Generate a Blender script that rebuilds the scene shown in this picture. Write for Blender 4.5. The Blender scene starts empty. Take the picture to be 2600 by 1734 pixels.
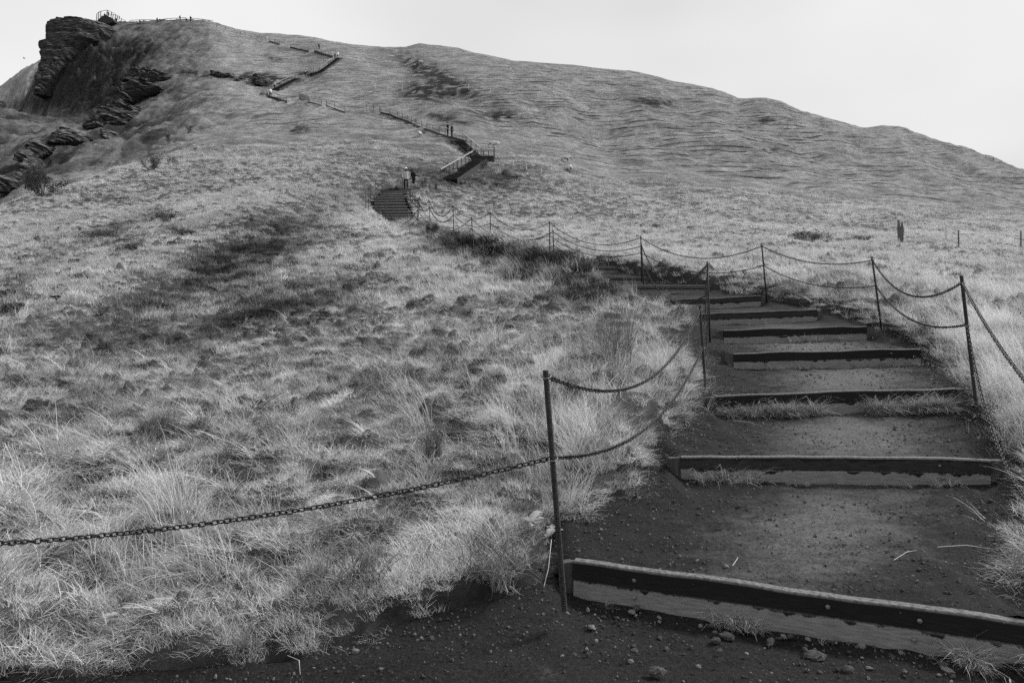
import bpy, bmesh, math, random
import numpy as np
from mathutils import Vector, Matrix, Quaternion
random.seed(7)
RNG = np.random.default_rng(11)
SC = bpy.context.scene
COL = SC.collection

# ------------------------------------------------------------------ camera
FOC = 1733.0            # focal length in photograph pixels (2600 wide)
CX, HZ = 1300.0, 780.0  # image centre column, row of the horizon
cam_d = bpy.data.cameras.new('camera'); cam = bpy.data.objects.new('camera', cam_d)
COL.objects.link(cam); SC.camera = cam
cam.location = (0, 0, 0); cam.rotation_euler = (math.radians(90), 0, 0)
cam_d.sensor_width = 36; cam_d.lens = 36 * FOC / 2600
cam_d.shift_y = -87 / 2600
cam_d.clip_start = 0.05; cam_d.clip_end = 3000

# ------------------------------------------------------------------ sky and sun
SUN_EL, SUN_AZ = math.radians(43), math.radians(68)    # azimuth clockwise from +Y
world = bpy.data.worlds.new("World"); SC.world = world; world.use_nodes = True
wn = world.node_tree; wn.nodes.clear()
def N(nt, t, **k):
    n = nt.nodes.new(t)
    for a, b in k.items():
        if a == 'inp':
            for i, v in b.items(): n.inputs[i].default_value = v
        else: setattr(n, a, b)
    return n
sky = N(wn, 'ShaderNodeTexSky', sky_type='NISHITA', sun_disc=False)
sky.sun_elevation = SUN_EL; sky.sun_rotation = SUN_AZ
sky.dust_density = 3.0; sky.air_density = 1.0
bw = N(wn, 'ShaderNodeRGBToBW'); wn.links.new(sky.outputs[0], bw.inputs[0])
tc = N(wn, 'ShaderNodeTexCoord')
mp = N(wn, 'ShaderNodeMapping'); mp.inputs['Scale'].default_value = (-1.0, 1.0, 2.2)
mp.inputs['Location'].default_value = (2.1, 0.4, 1.2)
nz = N(wn, 'ShaderNodeTexNoise', inp={'Scale': 1.3, 'Detail': 3.0, 'Roughness': 0.45})
wn.links.new(tc.outputs['Generated'], mp.inputs['Vector']); wn.links.new(mp.outputs[0], nz.inputs['Vector'])
mr = N(wn, 'ShaderNodeMapRange', inp={1: 0.32, 2: 0.66, 3: 7.6, 4: 10.8})
wn.links.new(nz.outputs[0], mr.inputs[0])
mx = N(wn, 'ShaderNodeMix', data_type='FLOAT'); mx.inputs[0].default_value = 0.88   # share of cloud cover
wn.links.new(bw.outputs[0], mx.inputs[2]); wn.links.new(mr.outputs[0], mx.inputs[3])
bg = N(wn, 'ShaderNodeBackground'); bg.inputs['Strength'].default_value = 0.1
wn.links.new(mx.outputs[0], bg.inputs['Color'])
wo = N(wn, 'ShaderNodeOutputWorld'); wn.links.new(bg.outputs[0], wo.inputs[0])
sd = bpy.data.lights.new('sun', 'SUN'); sd.energy = 4.6; sd.angle = math.radians(10); sd.color = (1, 1, 1)
sun = bpy.data.objects.new('sun', sd); COL.objects.link(sun)
sdir = Vector((math.cos(SUN_EL) * math.sin(SUN_AZ), math.cos(SUN_EL) * math.cos(SUN_AZ), math.sin(SUN_EL)))
sun.rotation_euler = (-sdir).to_track_quat('-Z', 'Y').to_euler(); sun.location = sdir * 50
SC.view_settings.view_transform = 'Standard'; SC.view_settings.look = 'None'
SC.view_settings.gamma = 1; SC.view_settings.use_curve_mapping = False; SC.view_settings.exposure = 0.0
SC.cycles.max_bounces = 3; SC.cycles.diffuse_bounces = 2; SC.cycles.transmission_bounces = 2; SC.cycles.use_adaptive_sampling = True; SC.cycles.adaptive_threshold = .03
SC.cycles.transparent_max_bounces = 4; SC.cycles.volume_bounces = 0; SC.cycles.caustics_reflective = False
SC.cycles.use_denoising = False

# ------------------------------------------------------------------ helpers
def P(u, v, Y): return Vector(((u - CX) * Y / FOC, Y, (HZ - v) * Y / FOC))
def tag(o, label=None, cat=None, group=None, kind=None):
    if label: o['label'] = label
    if cat: o['category'] = cat
    if group: o['group'] = group
    if kind: o['kind'] = kind
    return o
def link(name, mesh, mat=None, parent=None, loc=None):
    o = bpy.data.objects.new(name, mesh); COL.objects.link(o)
    if mat is not None and mesh is not None and not mesh.materials: mesh.materials.append(mat)
    if loc is not None: o.location = loc
    if parent is not None: o.parent = parent
    return o
def empty(name, loc, rz=0):
    o = bpy.data.objects.new(name, None); COL.objects.link(o); o.location = loc
    o.rotation_euler = (0, 0, rz); o.empty_display_size = .1; return o
def mesh_from(name, V, F, smooth=False):
    m = bpy.data.meshes.new(name)
    V = np.asarray(V, dtype=np.float64)
    if isinstance(F, np.ndarray) and F.ndim == 2:
        n = F.shape[1]
        m.vertices.add(len(V)); m.vertices.foreach_set('co', V.ravel())
        m.loops.add(F.size); m.loops.foreach_set('vertex_index', F.ravel().astype(np.int32))
        m.polygons.add(len(F)); m.polygons.foreach_set('loop_start', np.arange(0, F.size, n, dtype=np.int32))
        m.polygons.foreach_set('loop_total', np.full(len(F), n, dtype=np.int32))
        m.update(calc_edges=True); m.validate()
    else:
        m.from_pydata([tuple(v) for v in V], [], [tuple(f) for f in F]); m.update()
    if smooth: m.polygons.foreach_set('use_smooth', np.ones(len(m.polygons), dtype=bool))
    return m
def fattr(m, name, arr):
    a = m.attributes.new(name, 'FLOAT', 'POINT'); a.data.foreach_set('value', np.asarray(arr, dtype=np.float32))
class MB:
    def __init__(s): s.V = []; s.F = []
    def add(s, V, F):
        b = len(s.V); s.V += [tuple(v) for v in V]; s.F += [tuple(i + b for i in f) for f in F]
    def box(s, c, d, rot=None, jit=0):
        V = []
        for x in (-.5, .5):
            for y in (-.5, .5):
                for z in (-.5, .5):
                    v = Vector((x * d[0], y * d[1], z * d[2]))
                    if jit: v += Vector((random.uniform(-jit, jit), random.uniform(-jit, jit), random.uniform(-jit, jit)))
                    if rot is not None: v = rot @ v
                    V.append(v + Vector(c))
        s.add(V, [(0, 1, 3, 2), (4, 6, 7, 5), (0, 4, 5, 1), (2, 3, 7, 6), (0, 2, 6, 4), (1, 5, 7, 3)])
    def beam(s, a, b, w, h):
        a, b = Vector(a), Vector(b); d = b - a; L = d.length
        if L < 1e-6: return
        x = d / L; up = Vector((0, 0, 1))
        if abs(x.z) > .95: up = Vector((0, 1, 0))
        y = up.cross(x).normalized(); z = x.cross(y)
        V = [p + y * sy * w / 2 + z * sz * h / 2 for p in (a, b) for sy, sz in ((-1, -1), (1, -1), (1, 1), (-1, 1))]
        s.add(V, [(0, 3, 2, 1), (4, 5, 6, 7), (0, 1, 5, 4), (1, 2, 6, 5), (2, 3, 7, 6), (3, 0, 4, 7)])
    def tube(s, pts, rad, n=6, closed=False, cap=True):
        pts = [Vector(p) for p in pts]; k = len(pts)
        if not hasattr(rad, '__len__'): rad = [rad] * k
        V = []; ref = None
        for i, p in enumerate(pts):
            if closed: t = pts[(i + 1) % k] - pts[i - 1]
            else: t = pts[min(i + 1, k - 1)] - pts[max(i - 1, 0)]
            t.normalize()
            if ref is None: ref = Vector((0, 0, 1)) if abs(t.z) < .9 else Vector((1, 0, 0))
            a = (ref - t * ref.dot(t)).normalized(); b = t.cross(a); ref = a
            for j in range(n):
                q = 2 * math.pi * j / n
                V.append(p + (a * math.cos(q) + b * math.sin(q)) * rad[i])
        F = []
        for i in range(k if closed else k - 1):
            for j in range(n):
                F.append((i * n + j, i * n + (j + 1) % n, ((i + 1) % k) * n + (j + 1) % n, ((i + 1) % k) * n + j))
        if cap and not closed: F.append(tuple(reversed(range(n)))); F.append(tuple((k - 1) * n + j for j in range(n)))
        s.add(V, F)
    def blob(s, c, r, seg=8, ring=5, noise=0.0, rot=None):
        V = [Vector((0, 0, -1))]; F = []
        for i in range(1, ring):
            th = math.pi * i / ring
            for j in range(seg):
                ph = 2 * math.pi * j / seg
                V.append(Vector((math.sin(th) * math.cos(ph), math.sin(th) * math.sin(ph), -math.cos(th))))
        V.append(Vector((0, 0, 1)))
        for j in range(seg): F.append((0, 1 + (j + 1) % seg, 1 + j))
        for i in range(ring - 2):
            for j in range(seg):
                a = 1 + i * seg + j; b = 1 + i * seg + (j + 1) % seg
                F.append((a, b, b + seg, a + seg))
        t = len(V) - 1; b0 = 1 + (ring - 2) * seg
        for j in range(seg): F.append((b0 + j, b0 + (j + 1) % seg, t))
        out = []
        for v in V:
            k = 1 + random.uniform(-noise, noise)
            w = Vector((v.x * r[0] * k, v.y * r[1] * k, v.z * r[2] * k))
            if rot is not None: w = rot @ w
            out.append(w + Vector(c))
        s.add(out, F)
    def mesh(s, name, smooth=False):
        m = bpy.data.meshes.new(name); m.from_pydata(s.V, [], s.F); m.update()
        if smooth: m.polygons.foreach_set('use_smooth', [True] * len(m.polygons))
        return m
    def build(s, name, mat, parent=None, loc=None, smooth=False):
        return link(name, s.mesh(name, smooth), mat, parent, loc)

# numpy gradient noise
_perm = np.random.default_rng(5).permutation(4096)
_gx = np.cos(np.arange(4096) * 2.399963); _gy = np.sin(np.arange(4096) * 2.399963)
def pn(x, y, seed=0):
    xi = np.floor(x).astype(np.int64); yi = np.floor(y).astype(np.int64)
    fx = x - xi; fy = y - yi
    def g(ix, iy, dx, dy):
        h = _perm[(_perm[(ix + seed * 131) & 4095] + iy) & 4095]
        return _gx[h] * dx + _gy[h] * dy
    u = fx * fx * fx * (fx * (fx * 6 - 15) + 10); w = fy * fy * fy * (fy * (fy * 6 - 15) + 10)
    a = g(xi, yi, fx, fy); b = g(xi + 1, yi, fx - 1, fy)
    c = g(xi, yi + 1, fx, fy - 1); d = g(xi + 1, yi + 1, fx - 1, fy - 1)
    return ((a * (1 - u) + b * u) * (1 - w) + (c * (1 - u) + d * u) * w) * 1.5
def fbm(x, y, o=4, seed=0, g=.5):
    s = 0; a = 1
    for i in range(o):
        s = s + a * pn(x, y, seed + i * 7); x = x * 2.03 + 5.1; y = y * 2.03 + 1.7; a *= g
    return s
def sstep(x, a, b):
    t = np.clip((x - a) / (b - a), 0, 1); return t * t * (3 - 2 * t)

# ------------------------------------------------------------------ materials
def new_mat(name):
    m = bpy.data.materials.new(name); m.use_nodes = True; nt = m.node_tree; nt.nodes.clear()
    out = N(nt, 'ShaderNodeOutputMaterial'); b = N(nt, 'ShaderNodeBsdfPrincipled')
    nt.links.new(b.outputs[0], out.inputs[0]); b.inputs['Specular IOR Level'].default_value = .3
    return m, nt, b
def g3(v): return (v, v, v, 1)
def simple(name, lo, hi, scale=8, rough=.8, metal=0, bump=0, detail=6, coord='Object', stretch=(1, 1, 1), bscale=None):
    m, nt, b = new_mat(name)
    t = N(nt, 'ShaderNodeTexCoord'); mpn = N(nt, 'ShaderNodeMapping'); mpn.inputs['Scale'].default_value = stretch
    nt.links.new(t.outputs[coord], mpn.inputs[0])
    n = N(nt, 'ShaderNodeTexNoise', inp={'Scale': scale, 'Detail': detail, 'Roughness': .6})
    nt.links.new(mpn.outputs[0], n.inputs['Vector'])
    r = N(nt, 'ShaderNodeMapRange', inp={1: .3, 2: .7, 3: lo, 4: hi}); nt.links.new(n.outputs[0], r.inputs[0])
    nt.links.new(r.outputs[0], b.inputs['Base Color'])
    b.inputs['Roughness'].default_value = rough; b.inputs['Metallic'].default_value = metal
    if bump:
        n2 = N(nt, 'ShaderNodeTexNoise', inp={'Scale': bscale or scale * 3, 'Detail': 5.0})
        nt.links.new(mpn.outputs[0], n2.inputs['Vector'])
        bn = N(nt, 'ShaderNodeBump', inp={'Strength': bump, 'Distance': .02})
        nt.links.new(n2.outputs[0], bn.inputs['Height']); nt.links.new(bn.outputs[0], b.inputs['Normal'])
    return m

# ------------------------------------------------------------------ the trail: near timber steps
# top front edge of every step: u,v left / u,v right (photo pixels) and distances left, right; height of the face
STEPS = [(1456, 1426, 2650, 1588, 4.18, 3.28, .21), (1729, 1158, 2516, 1168, 5.8, 5.5, .20), (1819, 1006, 2429, 985, 7.5, 7.2, .22),
         (1863, 897, 2339, 885, 9.2, 9.1, .22), (1838, 838, 2201, 828, 10.9, 10.9, .22), (1780, 797, 2075, 786, 12.6, 12.6, .22),
         (1672, 762, 1932, 751, 14.3, 14.4, .22), (1560, 724, 1790, 724, 16.4, 16.4, .20), (1443, 700, 1640, 703, 19, 19, .20),
         (1389, 674, 1560, 678, 22, 22, .20), (1263, 652, 1420, 654, 25, 25, .20), (1205, 634, 1330, 636, 28.5, 28.5, .20),
         (1140, 617, 1250, 619, 33, 33, .22), (1095, 603, 1195, 605, 38, 38, .22)]
FL = [(1045, 591, 1104, 591, 43.2), (1035, 580, 1098, 580, 44.6), (983, 568, 1071, 568, 46), (981, 560, 1062, 560, 46.8), (979, 552, 1054, 551, 47.6),
      (962, 545, 1046, 545, 48.4), (957, 538, 1042, 537, 49.2), (955, 531, 1037, 530, 50), (951, 524, 1034, 523, 50.8), (950, 516, 1030, 515, 51.6),
      (949, 509, 1028, 508, 52.4), (951, 503, 1026, 502, 53.2), (956, 498, 1024, 497, 54), (965, 493, 1023, 492, 54.8)]
STEP3 = [(P(a, b, e), P(c, d, f), h) for a, b, c, d, e, f, h in STEPS] + [(P(a, b, e), P(c, d, e), None) for a, b, c, d, e in FL]
ys = np.array([(L.y + R.y) / 2 for L, R, h in STEP3]); zs = np.array([(L.z + R.z) / 2 for L, R, h in STEP3])
HH = []
for i, (L, R, h) in enumerate(STEP3):
    if h is None: h = min(.3, max(.15, (zs[i] - zs[i - 1]) * .92))
    HH.append(h)
PY = np.concatenate([[2.0, 2.75, 3.16, 3.30, 3.40, 3.54, 3.82, 4.03, 4.2, 4.7, 5.4], ys[2:] - 1e-3, [57.5]])
tail = [STEP3[i] for i in range(2, len(STEP3))]
PL = np.concatenate([[-9, -7, -4, -2.3, -1.2, -.74, -.5, .02, .27, .45, 1.1], [1.95, 2.6, 2.6] + [t[0].x - .1 for t in tail[3:]], [tail[-1][0].x]])
PR = np.concatenate([[9, 4, 2.5, 2.35, 2.35, 2.4, 2.6, 2.8, 3.0, 3.3, 3.9], [t[1].x + .25 for t in tail[:5]] + [t[1].x + .1 for t in tail[5:]], [tail[-1][1].x]])
PZ_y = np.concatenate([[0, 3.6], ys + .05, [58]])
z1b = zs[0] - .21
PZ_z = np.concatenate([[z1b - .12, z1b], zs - .03, [zs[-1] + .9]])
def path_xlr(y): return np.interp(y, PY, PL), np.interp(y, PY, PR)
def path_d(x, y):            # >0 outside the trodden path (metres), <0 inside
    xl, xr = path_xlr(y)
    n = .13 * fbm(x * 1.7, y * 1.7, 3, 31) * np.minimum(1, 12 / np.maximum(y, 1))
    d = np.maximum(xl - x, x - xr) + n
    return np.where(y > 57, np.maximum(d, y - 57), d)

# ------------------------------------------------------------------ the hillside as a height field
CTL = {
 -900: [(1400, 4), (1000, 9), (800, 18), (680, 40), (600, 62), (640, 80), (560, 110), (420, 170)],
 -300: [(1560, 3.4), (1100, 6.5), (900, 10.5), (790, 16), (660, 34), (575, 58), (640, 74), (560, 96), (450, 120), (330, 160), (400, 210)],
 0: [(1560, 3.6), (1380, 4.4), (1200, 5.7), (1000, 8.6), (800, 16.5), (700, 26), (600, 42), (532, 60), (590, 74), (510, 88), (400, 112), (281, 150), (345, 175), (400, 250)],
 110: [(482, 64), (500, 78), (430, 100), (300, 150), (345, 178), (395, 240)],
 150: [(488, 64), (520, 76), (450, 92), (380, 112), (300, 152), (282, 168), (240, 180), (150, 189), (82, 196), (74, 206), (100, 240)],
 220: [(455, 68), (480, 80), (300, 145), (240, 168), (150, 184), (72, 198), (68, 206), (95, 240)],
 300: [(1520, 3.9), (1350, 4.7), (1100, 6.9), (900, 11.5), (750, 20), (650, 30), (520, 52), (428, 72), (452, 84), (380, 105), (300, 138), (220, 165), (120, 185), (64, 202), (95, 240)],
 500: [(1200, 5.8), (900, 11.5), (700, 25), (500, 52), (400, 74), (334, 92), (345, 104), (300, 120), (220, 150), (120, 180), (56, 200), (85, 235)],
 650: [(400, 72), (300, 104), (262, 125), (236, 140), (180, 160), (120, 182), (85, 196), (115, 230)],
 760: [(230, 146), (160, 170), (98, 190), (125, 225)],
 862: [(1650, 3.5), (350, 84), (275, 114), (200, 148), (148, 165), (112, 184), (140, 220)],
 930: [(1500, 4.1), (1300, 4.9), (1000, 8.3), (800, 14.5), (650, 25), (570, 36), (480, 53), (400, 68), (330, 88), (278, 108), (200, 145), (150, 168), (118, 182), (150, 220)],
 1062: [(340, 90), (300, 108), (240, 135), (170, 165), (115, 198), (145, 235)],
 1150: [(361, 82), (410, 72), (440, 66), (250, 125), (180, 160), (132, 190), (160, 225)],
 1237: [(407, 76), (460, 66), (500, 58)],
 1300: [(1440, 4.4), (1100, 6.2), (900, 9.3), (740, 17), (600, 42), (500, 58), (420, 72), (350, 90), (250, 125), (158, 180), (190, 220)],
 1550: [(980, 7.2), (800, 13), (560, 52), (470, 75), (350, 108), (250, 140), (178, 178), (210, 215)],
 1770: [(620, 36), (560, 50), (480, 75), (350, 110), (222, 165), (255, 205)],
 1902: [(253, 160), (285, 195)],
 2046: [(290, 155), (320, 190)],
 2150: [(640, 34), (600, 46), (560, 58), (480, 85), (400, 110)],
 2256: [(324, 150), (355, 185)],
 2350: [(760, 14), (690, 22), (620, 40)],
 2472: [(985, 7.2)],
 2600: [(427, 140), (460, 175), (500, 100), (580, 60), (650, 34), (720, 21), (850, 10.5), (1000, 6.8), (1250, 4.9), (1500, 3.6)],
 3000: [(540, 130), (600, 70), (680, 30), (780, 14), (950, 7), (1300, 4.2)],
 3600: [(700, 120), (740, 40), (800, 14), (950, 7), (1350, 4)],
 1792: [(985, 8.1), (850, 11.5)],
}
pts = [(u, v, Y) for u, l in CTL.items() for v, Y in l]
for i, (L, R, h) in enumerate(STEP3):
    if i % 2 and i > 14: continue
    Y = (L.y + R.y) / 2; cx_ = (L.x + R.x) / 2; z = (L.z + R.z) / 2
    pts.append((CX + cx_ / Y * FOC, HZ - z / Y * FOC, Y))
pts = np.array(pts)
KX, KY = 1.0, .55
cp = np.stack([(pts[:, 0] - CX) / FOC * KX, np.log(pts[:, 2]) * KY], 1); ct = (HZ - pts[:, 1]) / FOC
def U(r2): return np.where(r2 > 1e-12, .5 * r2 * np.log(r2 + 1e-12), 0)
n_ = len(cp); d2 = ((cp[:, None] - cp[None]) ** 2).sum(-1)
A_ = np.zeros((n_ + 3, n_ + 3)); A_[:n_, :n_] = U(d2) + np.eye(n_) * 3e-4
Q_ = np.concatenate([np.ones((n_, 1)), cp], 1); A_[:n_, n_:] = Q_; A_[n_:, :n_] = Q_.T
W_ = np.linalg.solve(A_, np.concatenate([ct, np.zeros(3)]))
def tps(a, lY):
    out = np.zeros_like(a); pa = a.ravel() * KX; pl = lY.ravel() * KY; o = out.ravel()
    for s in range(0, len(pa), 60000):
        x = pa[s:s + 60000]; y = pl[s:s + 60000]
        r2 = (x[:, None] - cp[None, :, 0]) ** 2 + (y[:, None] - cp[None, :, 1]) ** 2
        o[s:s + 60000] = U(r2) @ W_[:n_] + W_[n_] + W_[n_ + 1] * x + W_[n_ + 2] * y
    return o.reshape(a.shape)
NA = 720
GA = np.concatenate([np.linspace(-1.25, -.80, 24, endpoint=False), np.linspace(-.80, .80, NA - 48), np.linspace(.80, 1.25, 25)[1:]])
GY = np.concatenate([np.exp(np.linspace(math.log(2.0), math.log(60), 330, endpoint=False)), np.linspace(60, 225, 430, endpoint=False), np.linspace(225, 420, 30)])
AA, YY = np.meshgrid(GA, GY)
Ac, Yc = GA[::6], np.log(GY[::5])               # evaluate the smooth part on a coarse net, then interpolate
if Ac[-1] != GA[-1]: Ac = np.append(Ac, GA[-1])
if Yc[-1] != np.log(GY[-1]): Yc = np.append(Yc, np.log(GY[-1]))
cA, cY = np.meshgrid(Ac, Yc); cT = tps(cA, cY)
def bilin(gx, gy, T, x, y):
    i = np.clip(np.searchsorted(gx, x) - 1, 0, len(gx) - 2); j = np.clip(np.searchsorted(gy, y) - 1, 0, len(gy) - 2)
    fx = np.clip((x - gx[i]) / (gx[i + 1] - gx[i]), 0, 1); fy = np.clip((y - gy[j]) / (gy[j + 1] - gy[j]), 0, 1)
    return (T[j, i] * (1 - fx) + T[j, i + 1] * fx) * (1 - fy) + (T[j + 1, i] * (1 - fx) + T[j + 1, i + 1] * fx) * fy
TT = bilin(Ac, Yc, cT, AA, np.log(YY))
XX = AA * YY
CRU = [-700, 145, 152, 200, 254, 300, 365, 475, 531, 600, 664, 696, 800, 893, 957, 1029, 1064, 1164, 1200, 1300, 1391, 1529, 1625, 1709, 1812, 1874, 1946, 1988, 2034, 2072, 2168, 2191, 2244, 2283, 2321, 2436, 2600, 3400]
CRV = [75, 75, 73, 70, 66, 64, 58, 53, 55, 76, 87, 89, 99, 116, 122, 124, 114, 127, 137, 157, 162, 176, 189, 208, 227, 250, 250, 260, 283, 292, 319, 326, 322, 329, 345, 383, 430, 640]
_tc = np.where(YY > 120, TT, -9).max(0); _tg = (HZ + 2 - np.interp(CX + GA * FOC, CRU, CRV)) / FOC
_w = np.where(CX + GA * FOC < 160, 0, 1)
TT = TT + ((_tg - _tc) * _w)[None, :] * sstep(YY, 105, 150)
# the spur that runs down to the left, with a steeper flank on the near side
_s = (HZ - TT * FOC) - (835 - .50 * ((CX + AA * FOC) - 170)); _u = CX + AA * FOC
TT = TT + 38 / FOC * (1 - sstep(_s, -12, 60)) * np.exp(-(np.maximum(0, -_s) / 130) ** 2) * sstep(_u, -100, 150) * (1 - sstep(_u, 640, 860)) * (YY < 60)
ZS = TT * YY                                     # smooth height
PD = path_d(XX, YY)
UU = CX + AA * FOC; VV0 = HZ - TT * FOC
# relief
hum = fbm(XX * .75, YY * .75, 4, 3)
hum2 = fbm(XX * .28, YY * .28, 4, 23)
near = .19 * fbm(XX * 1.9, YY * 1.9, 4, 9) + .07 * fbm(XX * 5.5, YY * 5.5, 2, 19) + .22 * np.abs(hum) * sstep(YY, 2.5, 12)
far = sstep(YY, 45, 90)
fold = 2.6 * fbm(XX * .045 + 3, YY * .022, 3, 141) * sstep(YY, 80, 110) * (1 - .88 * sstep(YY, 125, 160))
ZN = ZS + near * (1 - far) + far * (.05 * hum + .16 * fbm(XX * .11, ZS * 1.2 + YY * .03, 4, 301) + .55 * fbm(XX * .10, ZS * .42 + YY * .02, 3, 302)) * (1 - .65 * sstep(YY, 130, 165)) + fold
# terracettes: little steps that follow the contours of the open hill
gul = (UU < 640) & (YY > 75 + 20 * (UU / 600))
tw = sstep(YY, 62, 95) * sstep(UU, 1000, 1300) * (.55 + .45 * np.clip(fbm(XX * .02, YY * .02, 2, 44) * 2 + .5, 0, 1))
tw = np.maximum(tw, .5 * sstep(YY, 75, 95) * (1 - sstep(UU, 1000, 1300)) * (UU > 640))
per = .95
ph = ZS / per + .9 * fbm(XX * .05, YY * .05, 3, 51) + .25 * fbm(XX * .3, YY * .3, 2, 52)
saw = (ph % 1.0); prof = np.where(saw < .6, saw / .6 * .25, .25 + (saw - .6) / .4 * .75) - saw
ZN += tw * per * .25 * prof
ZN += .14 * sstep(YY, 60, 90) * fbm(XX * .15, ZS * 3.0 + YY * .04, 3, 201) * (.5 + tw)
riser = tw * (saw > .55) * np.clip(.55 + 1.6 * fbm(XX * .25, YY * .25, 3, 53), 0, 1)
# rocky hollow on the left, and the scars
def ell(u, v, cu, cv, ru, rv, slope=0):
    du = u - cu; dv = v - cv - slope * du
    return np.exp(-((du / ru) ** 2 + (dv / rv) ** 2))
clf0 = ell(UU, VV0, 190, 170, 75, 110) + .9 * ell(UU, VV0, 270, 200, 70, 70, -.3) + .7 * ell(UU, VV0, 350, 130, 70, 30, -.3)
ridg = 1 - np.abs(fbm(XX * .11, YY * .11, 4, 77)) * 1.6
rough = np.zeros_like(XX)
rough += sstep(YY, 80, 100) * (1 - sstep(UU, 450, 640))
ZN += np.clip(clf0, 0, 1) * (YY > 140) * (2.6 * (1 - np.abs(fbm(XX * .16, YY * .05 + ZS * .10, 4, 410)) * 2 - .5) + .8 * fbm(XX * .6, ZS * .5, 3, 411))
ZN += rough * (1.6 * (ridg - .6) + .5 * fbm(XX * .5, YY * .5, 4, 78)) * .6
# overgrown lip on the near side of the sunken stretch
_xl, _xr = path_xlr(YY)
ZN += (.50 * np.exp(-((_xl - XX - .75) / .65) ** 2) + .12 * np.exp(-((XX - _xr - .7) / .7) ** 2)) * sstep(YY, 15.0, 17.5) * (1 - sstep(YY, 38, 43)) * np.clip(.95 + 1.1 * fbm(XX * .8, YY * .8, 3, 400), .35, 1.5)
# trail bed
zp = np.interp(YY, PZ_y, PZ_z)
bank = np.clip(PD, 0, 3)
inside = 1 - sstep(PD, -.02, .30)
wb = (1 - sstep(PD, .2, 1.6 + .02 * YY)) * (1 - .9 * sstep(PD, .05, .4) * sstep(YY, 14.5, 16.5) * (1 - sstep(YY, 39, 43)))
ZN = ZN * (1 - wb) + np.minimum(np.maximum(ZN, zp - .05), zp + np.where(YY < 5, .03, .12) + np.where(YY < 5, .14, .25) * bank) * wb
ZN = ZN * (1 - inside) + (zp - .34) * inside
VV = HZ - ZN / YY * FOC
def ground_z(x, y):
    x = np.asarray(x, float); y = np.asarray(y, float); a = x / y
    return bilin(GA, GY, ZN, a, y)
def hit(u, v, y0=2.5, y1=260):
    a = (u - CX) / FOC; t = (HZ - v) / FOC
    Y = np.exp(np.linspace(math.log(y0), math.log(y1), 6000)); z = ground_z(a * Y, Y)
    k = np.nonzero(z >= t * Y)[0]
    if len(k) == 0: k = [int(np.argmin(t * Y - z))]
    y = float(Y[k[0]]); return Vector((a * y, y, float(z[k[0]])))
# tone of the growth (plant colour, shade painted into hollows and seams), 1 = ordinary dry grass
tone = .96 + .20 * fbm(XX * .22, YY * .22, 4, 61) + .26 * fbm(XX * 1.3, YY * 1.3, 3, 62) * (1 - .65 * sstep(YY, 18, 42)) + .08 * sstep(YY, 30, 45) * sstep(UU, 1000, 1400)
hol = fbm(XX * 1.9, YY * 1.9, 4, 9)   # shade of the hollows between tussocks, painted as a darker tone
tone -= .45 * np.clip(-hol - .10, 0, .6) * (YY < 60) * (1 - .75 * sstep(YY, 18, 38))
tone += .18 * fbm(XX * 3.1, YY * 3.1, 3, 64) * (YY < 30)
fn = fbm(XX * .5, YY * .5, 3, 63); nn = .60 + 1.3 * fn
E = lambda *a: ell(UU, VV, *a)
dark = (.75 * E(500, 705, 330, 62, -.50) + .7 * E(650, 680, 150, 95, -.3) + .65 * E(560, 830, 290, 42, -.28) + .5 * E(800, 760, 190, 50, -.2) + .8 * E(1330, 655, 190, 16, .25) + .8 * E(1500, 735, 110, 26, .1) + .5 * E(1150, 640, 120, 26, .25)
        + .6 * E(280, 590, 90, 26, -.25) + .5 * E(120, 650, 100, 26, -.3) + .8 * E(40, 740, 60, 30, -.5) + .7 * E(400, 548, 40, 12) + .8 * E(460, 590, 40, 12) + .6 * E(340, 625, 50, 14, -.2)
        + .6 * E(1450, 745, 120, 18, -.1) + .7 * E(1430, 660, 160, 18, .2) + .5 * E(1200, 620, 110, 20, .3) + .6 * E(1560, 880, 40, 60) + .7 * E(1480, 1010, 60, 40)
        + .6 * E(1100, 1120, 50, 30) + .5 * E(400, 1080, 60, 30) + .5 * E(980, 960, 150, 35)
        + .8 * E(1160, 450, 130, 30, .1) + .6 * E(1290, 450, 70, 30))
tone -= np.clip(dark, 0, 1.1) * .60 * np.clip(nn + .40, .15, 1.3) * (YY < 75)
tone += .30 * (E(1150, 545, 120, 30) + E(960, 580, 120, 30, .3) + E(2530, 900, 120, 160, .4) + .5 * E(1480, 1120, 120, 110) + .5 * E(1000, 520, 60, 40)) * (YY < 70)
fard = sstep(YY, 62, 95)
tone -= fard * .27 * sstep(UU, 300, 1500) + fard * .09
lg = rough * sstep(YY, 82, 95)
tone -= lg * (.36 + .14 * (1 - sstep(UU, 150, 520)))
scar = (E(1110, 195, 90, 22, .5) + .9 * E(1090, 235, 70, 24) + .8 * E(1270, 295, 40, 12) + .8 * E(1650, 258, 50, 12, .1) + .9 * E(1942, 306, 14, 6)
        + .8 * E(690, 200, 70, 10, .1) + E(660, 205, 40, 14, .1) + .6 * E(1960, 380, 14, 6) + .9 * E(760, 330, 30, 8) + .5 * E(700, 150, 30, 6, .1) + E(780, 190, 30, 6, .1)
        + E(520, 190, 80, 7, .1) + .8 * E(1130, 300, 60, 8, .2))
clf = np.clip(E(190, 170, 75, 110) + .9 * E(270, 200, 70, 70, -.3) + .7 * E(350, 130, 70, 30, -.3) + .6 * E(90, 260, 70, 20), 0, 1)
rock = np.clip(clf * (YY > 140) * (1.3 + 1.0 * fn) + 1.3 * scar * (YY > 75) * (.9 + 1.6 * fn), 0, 1)
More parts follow.
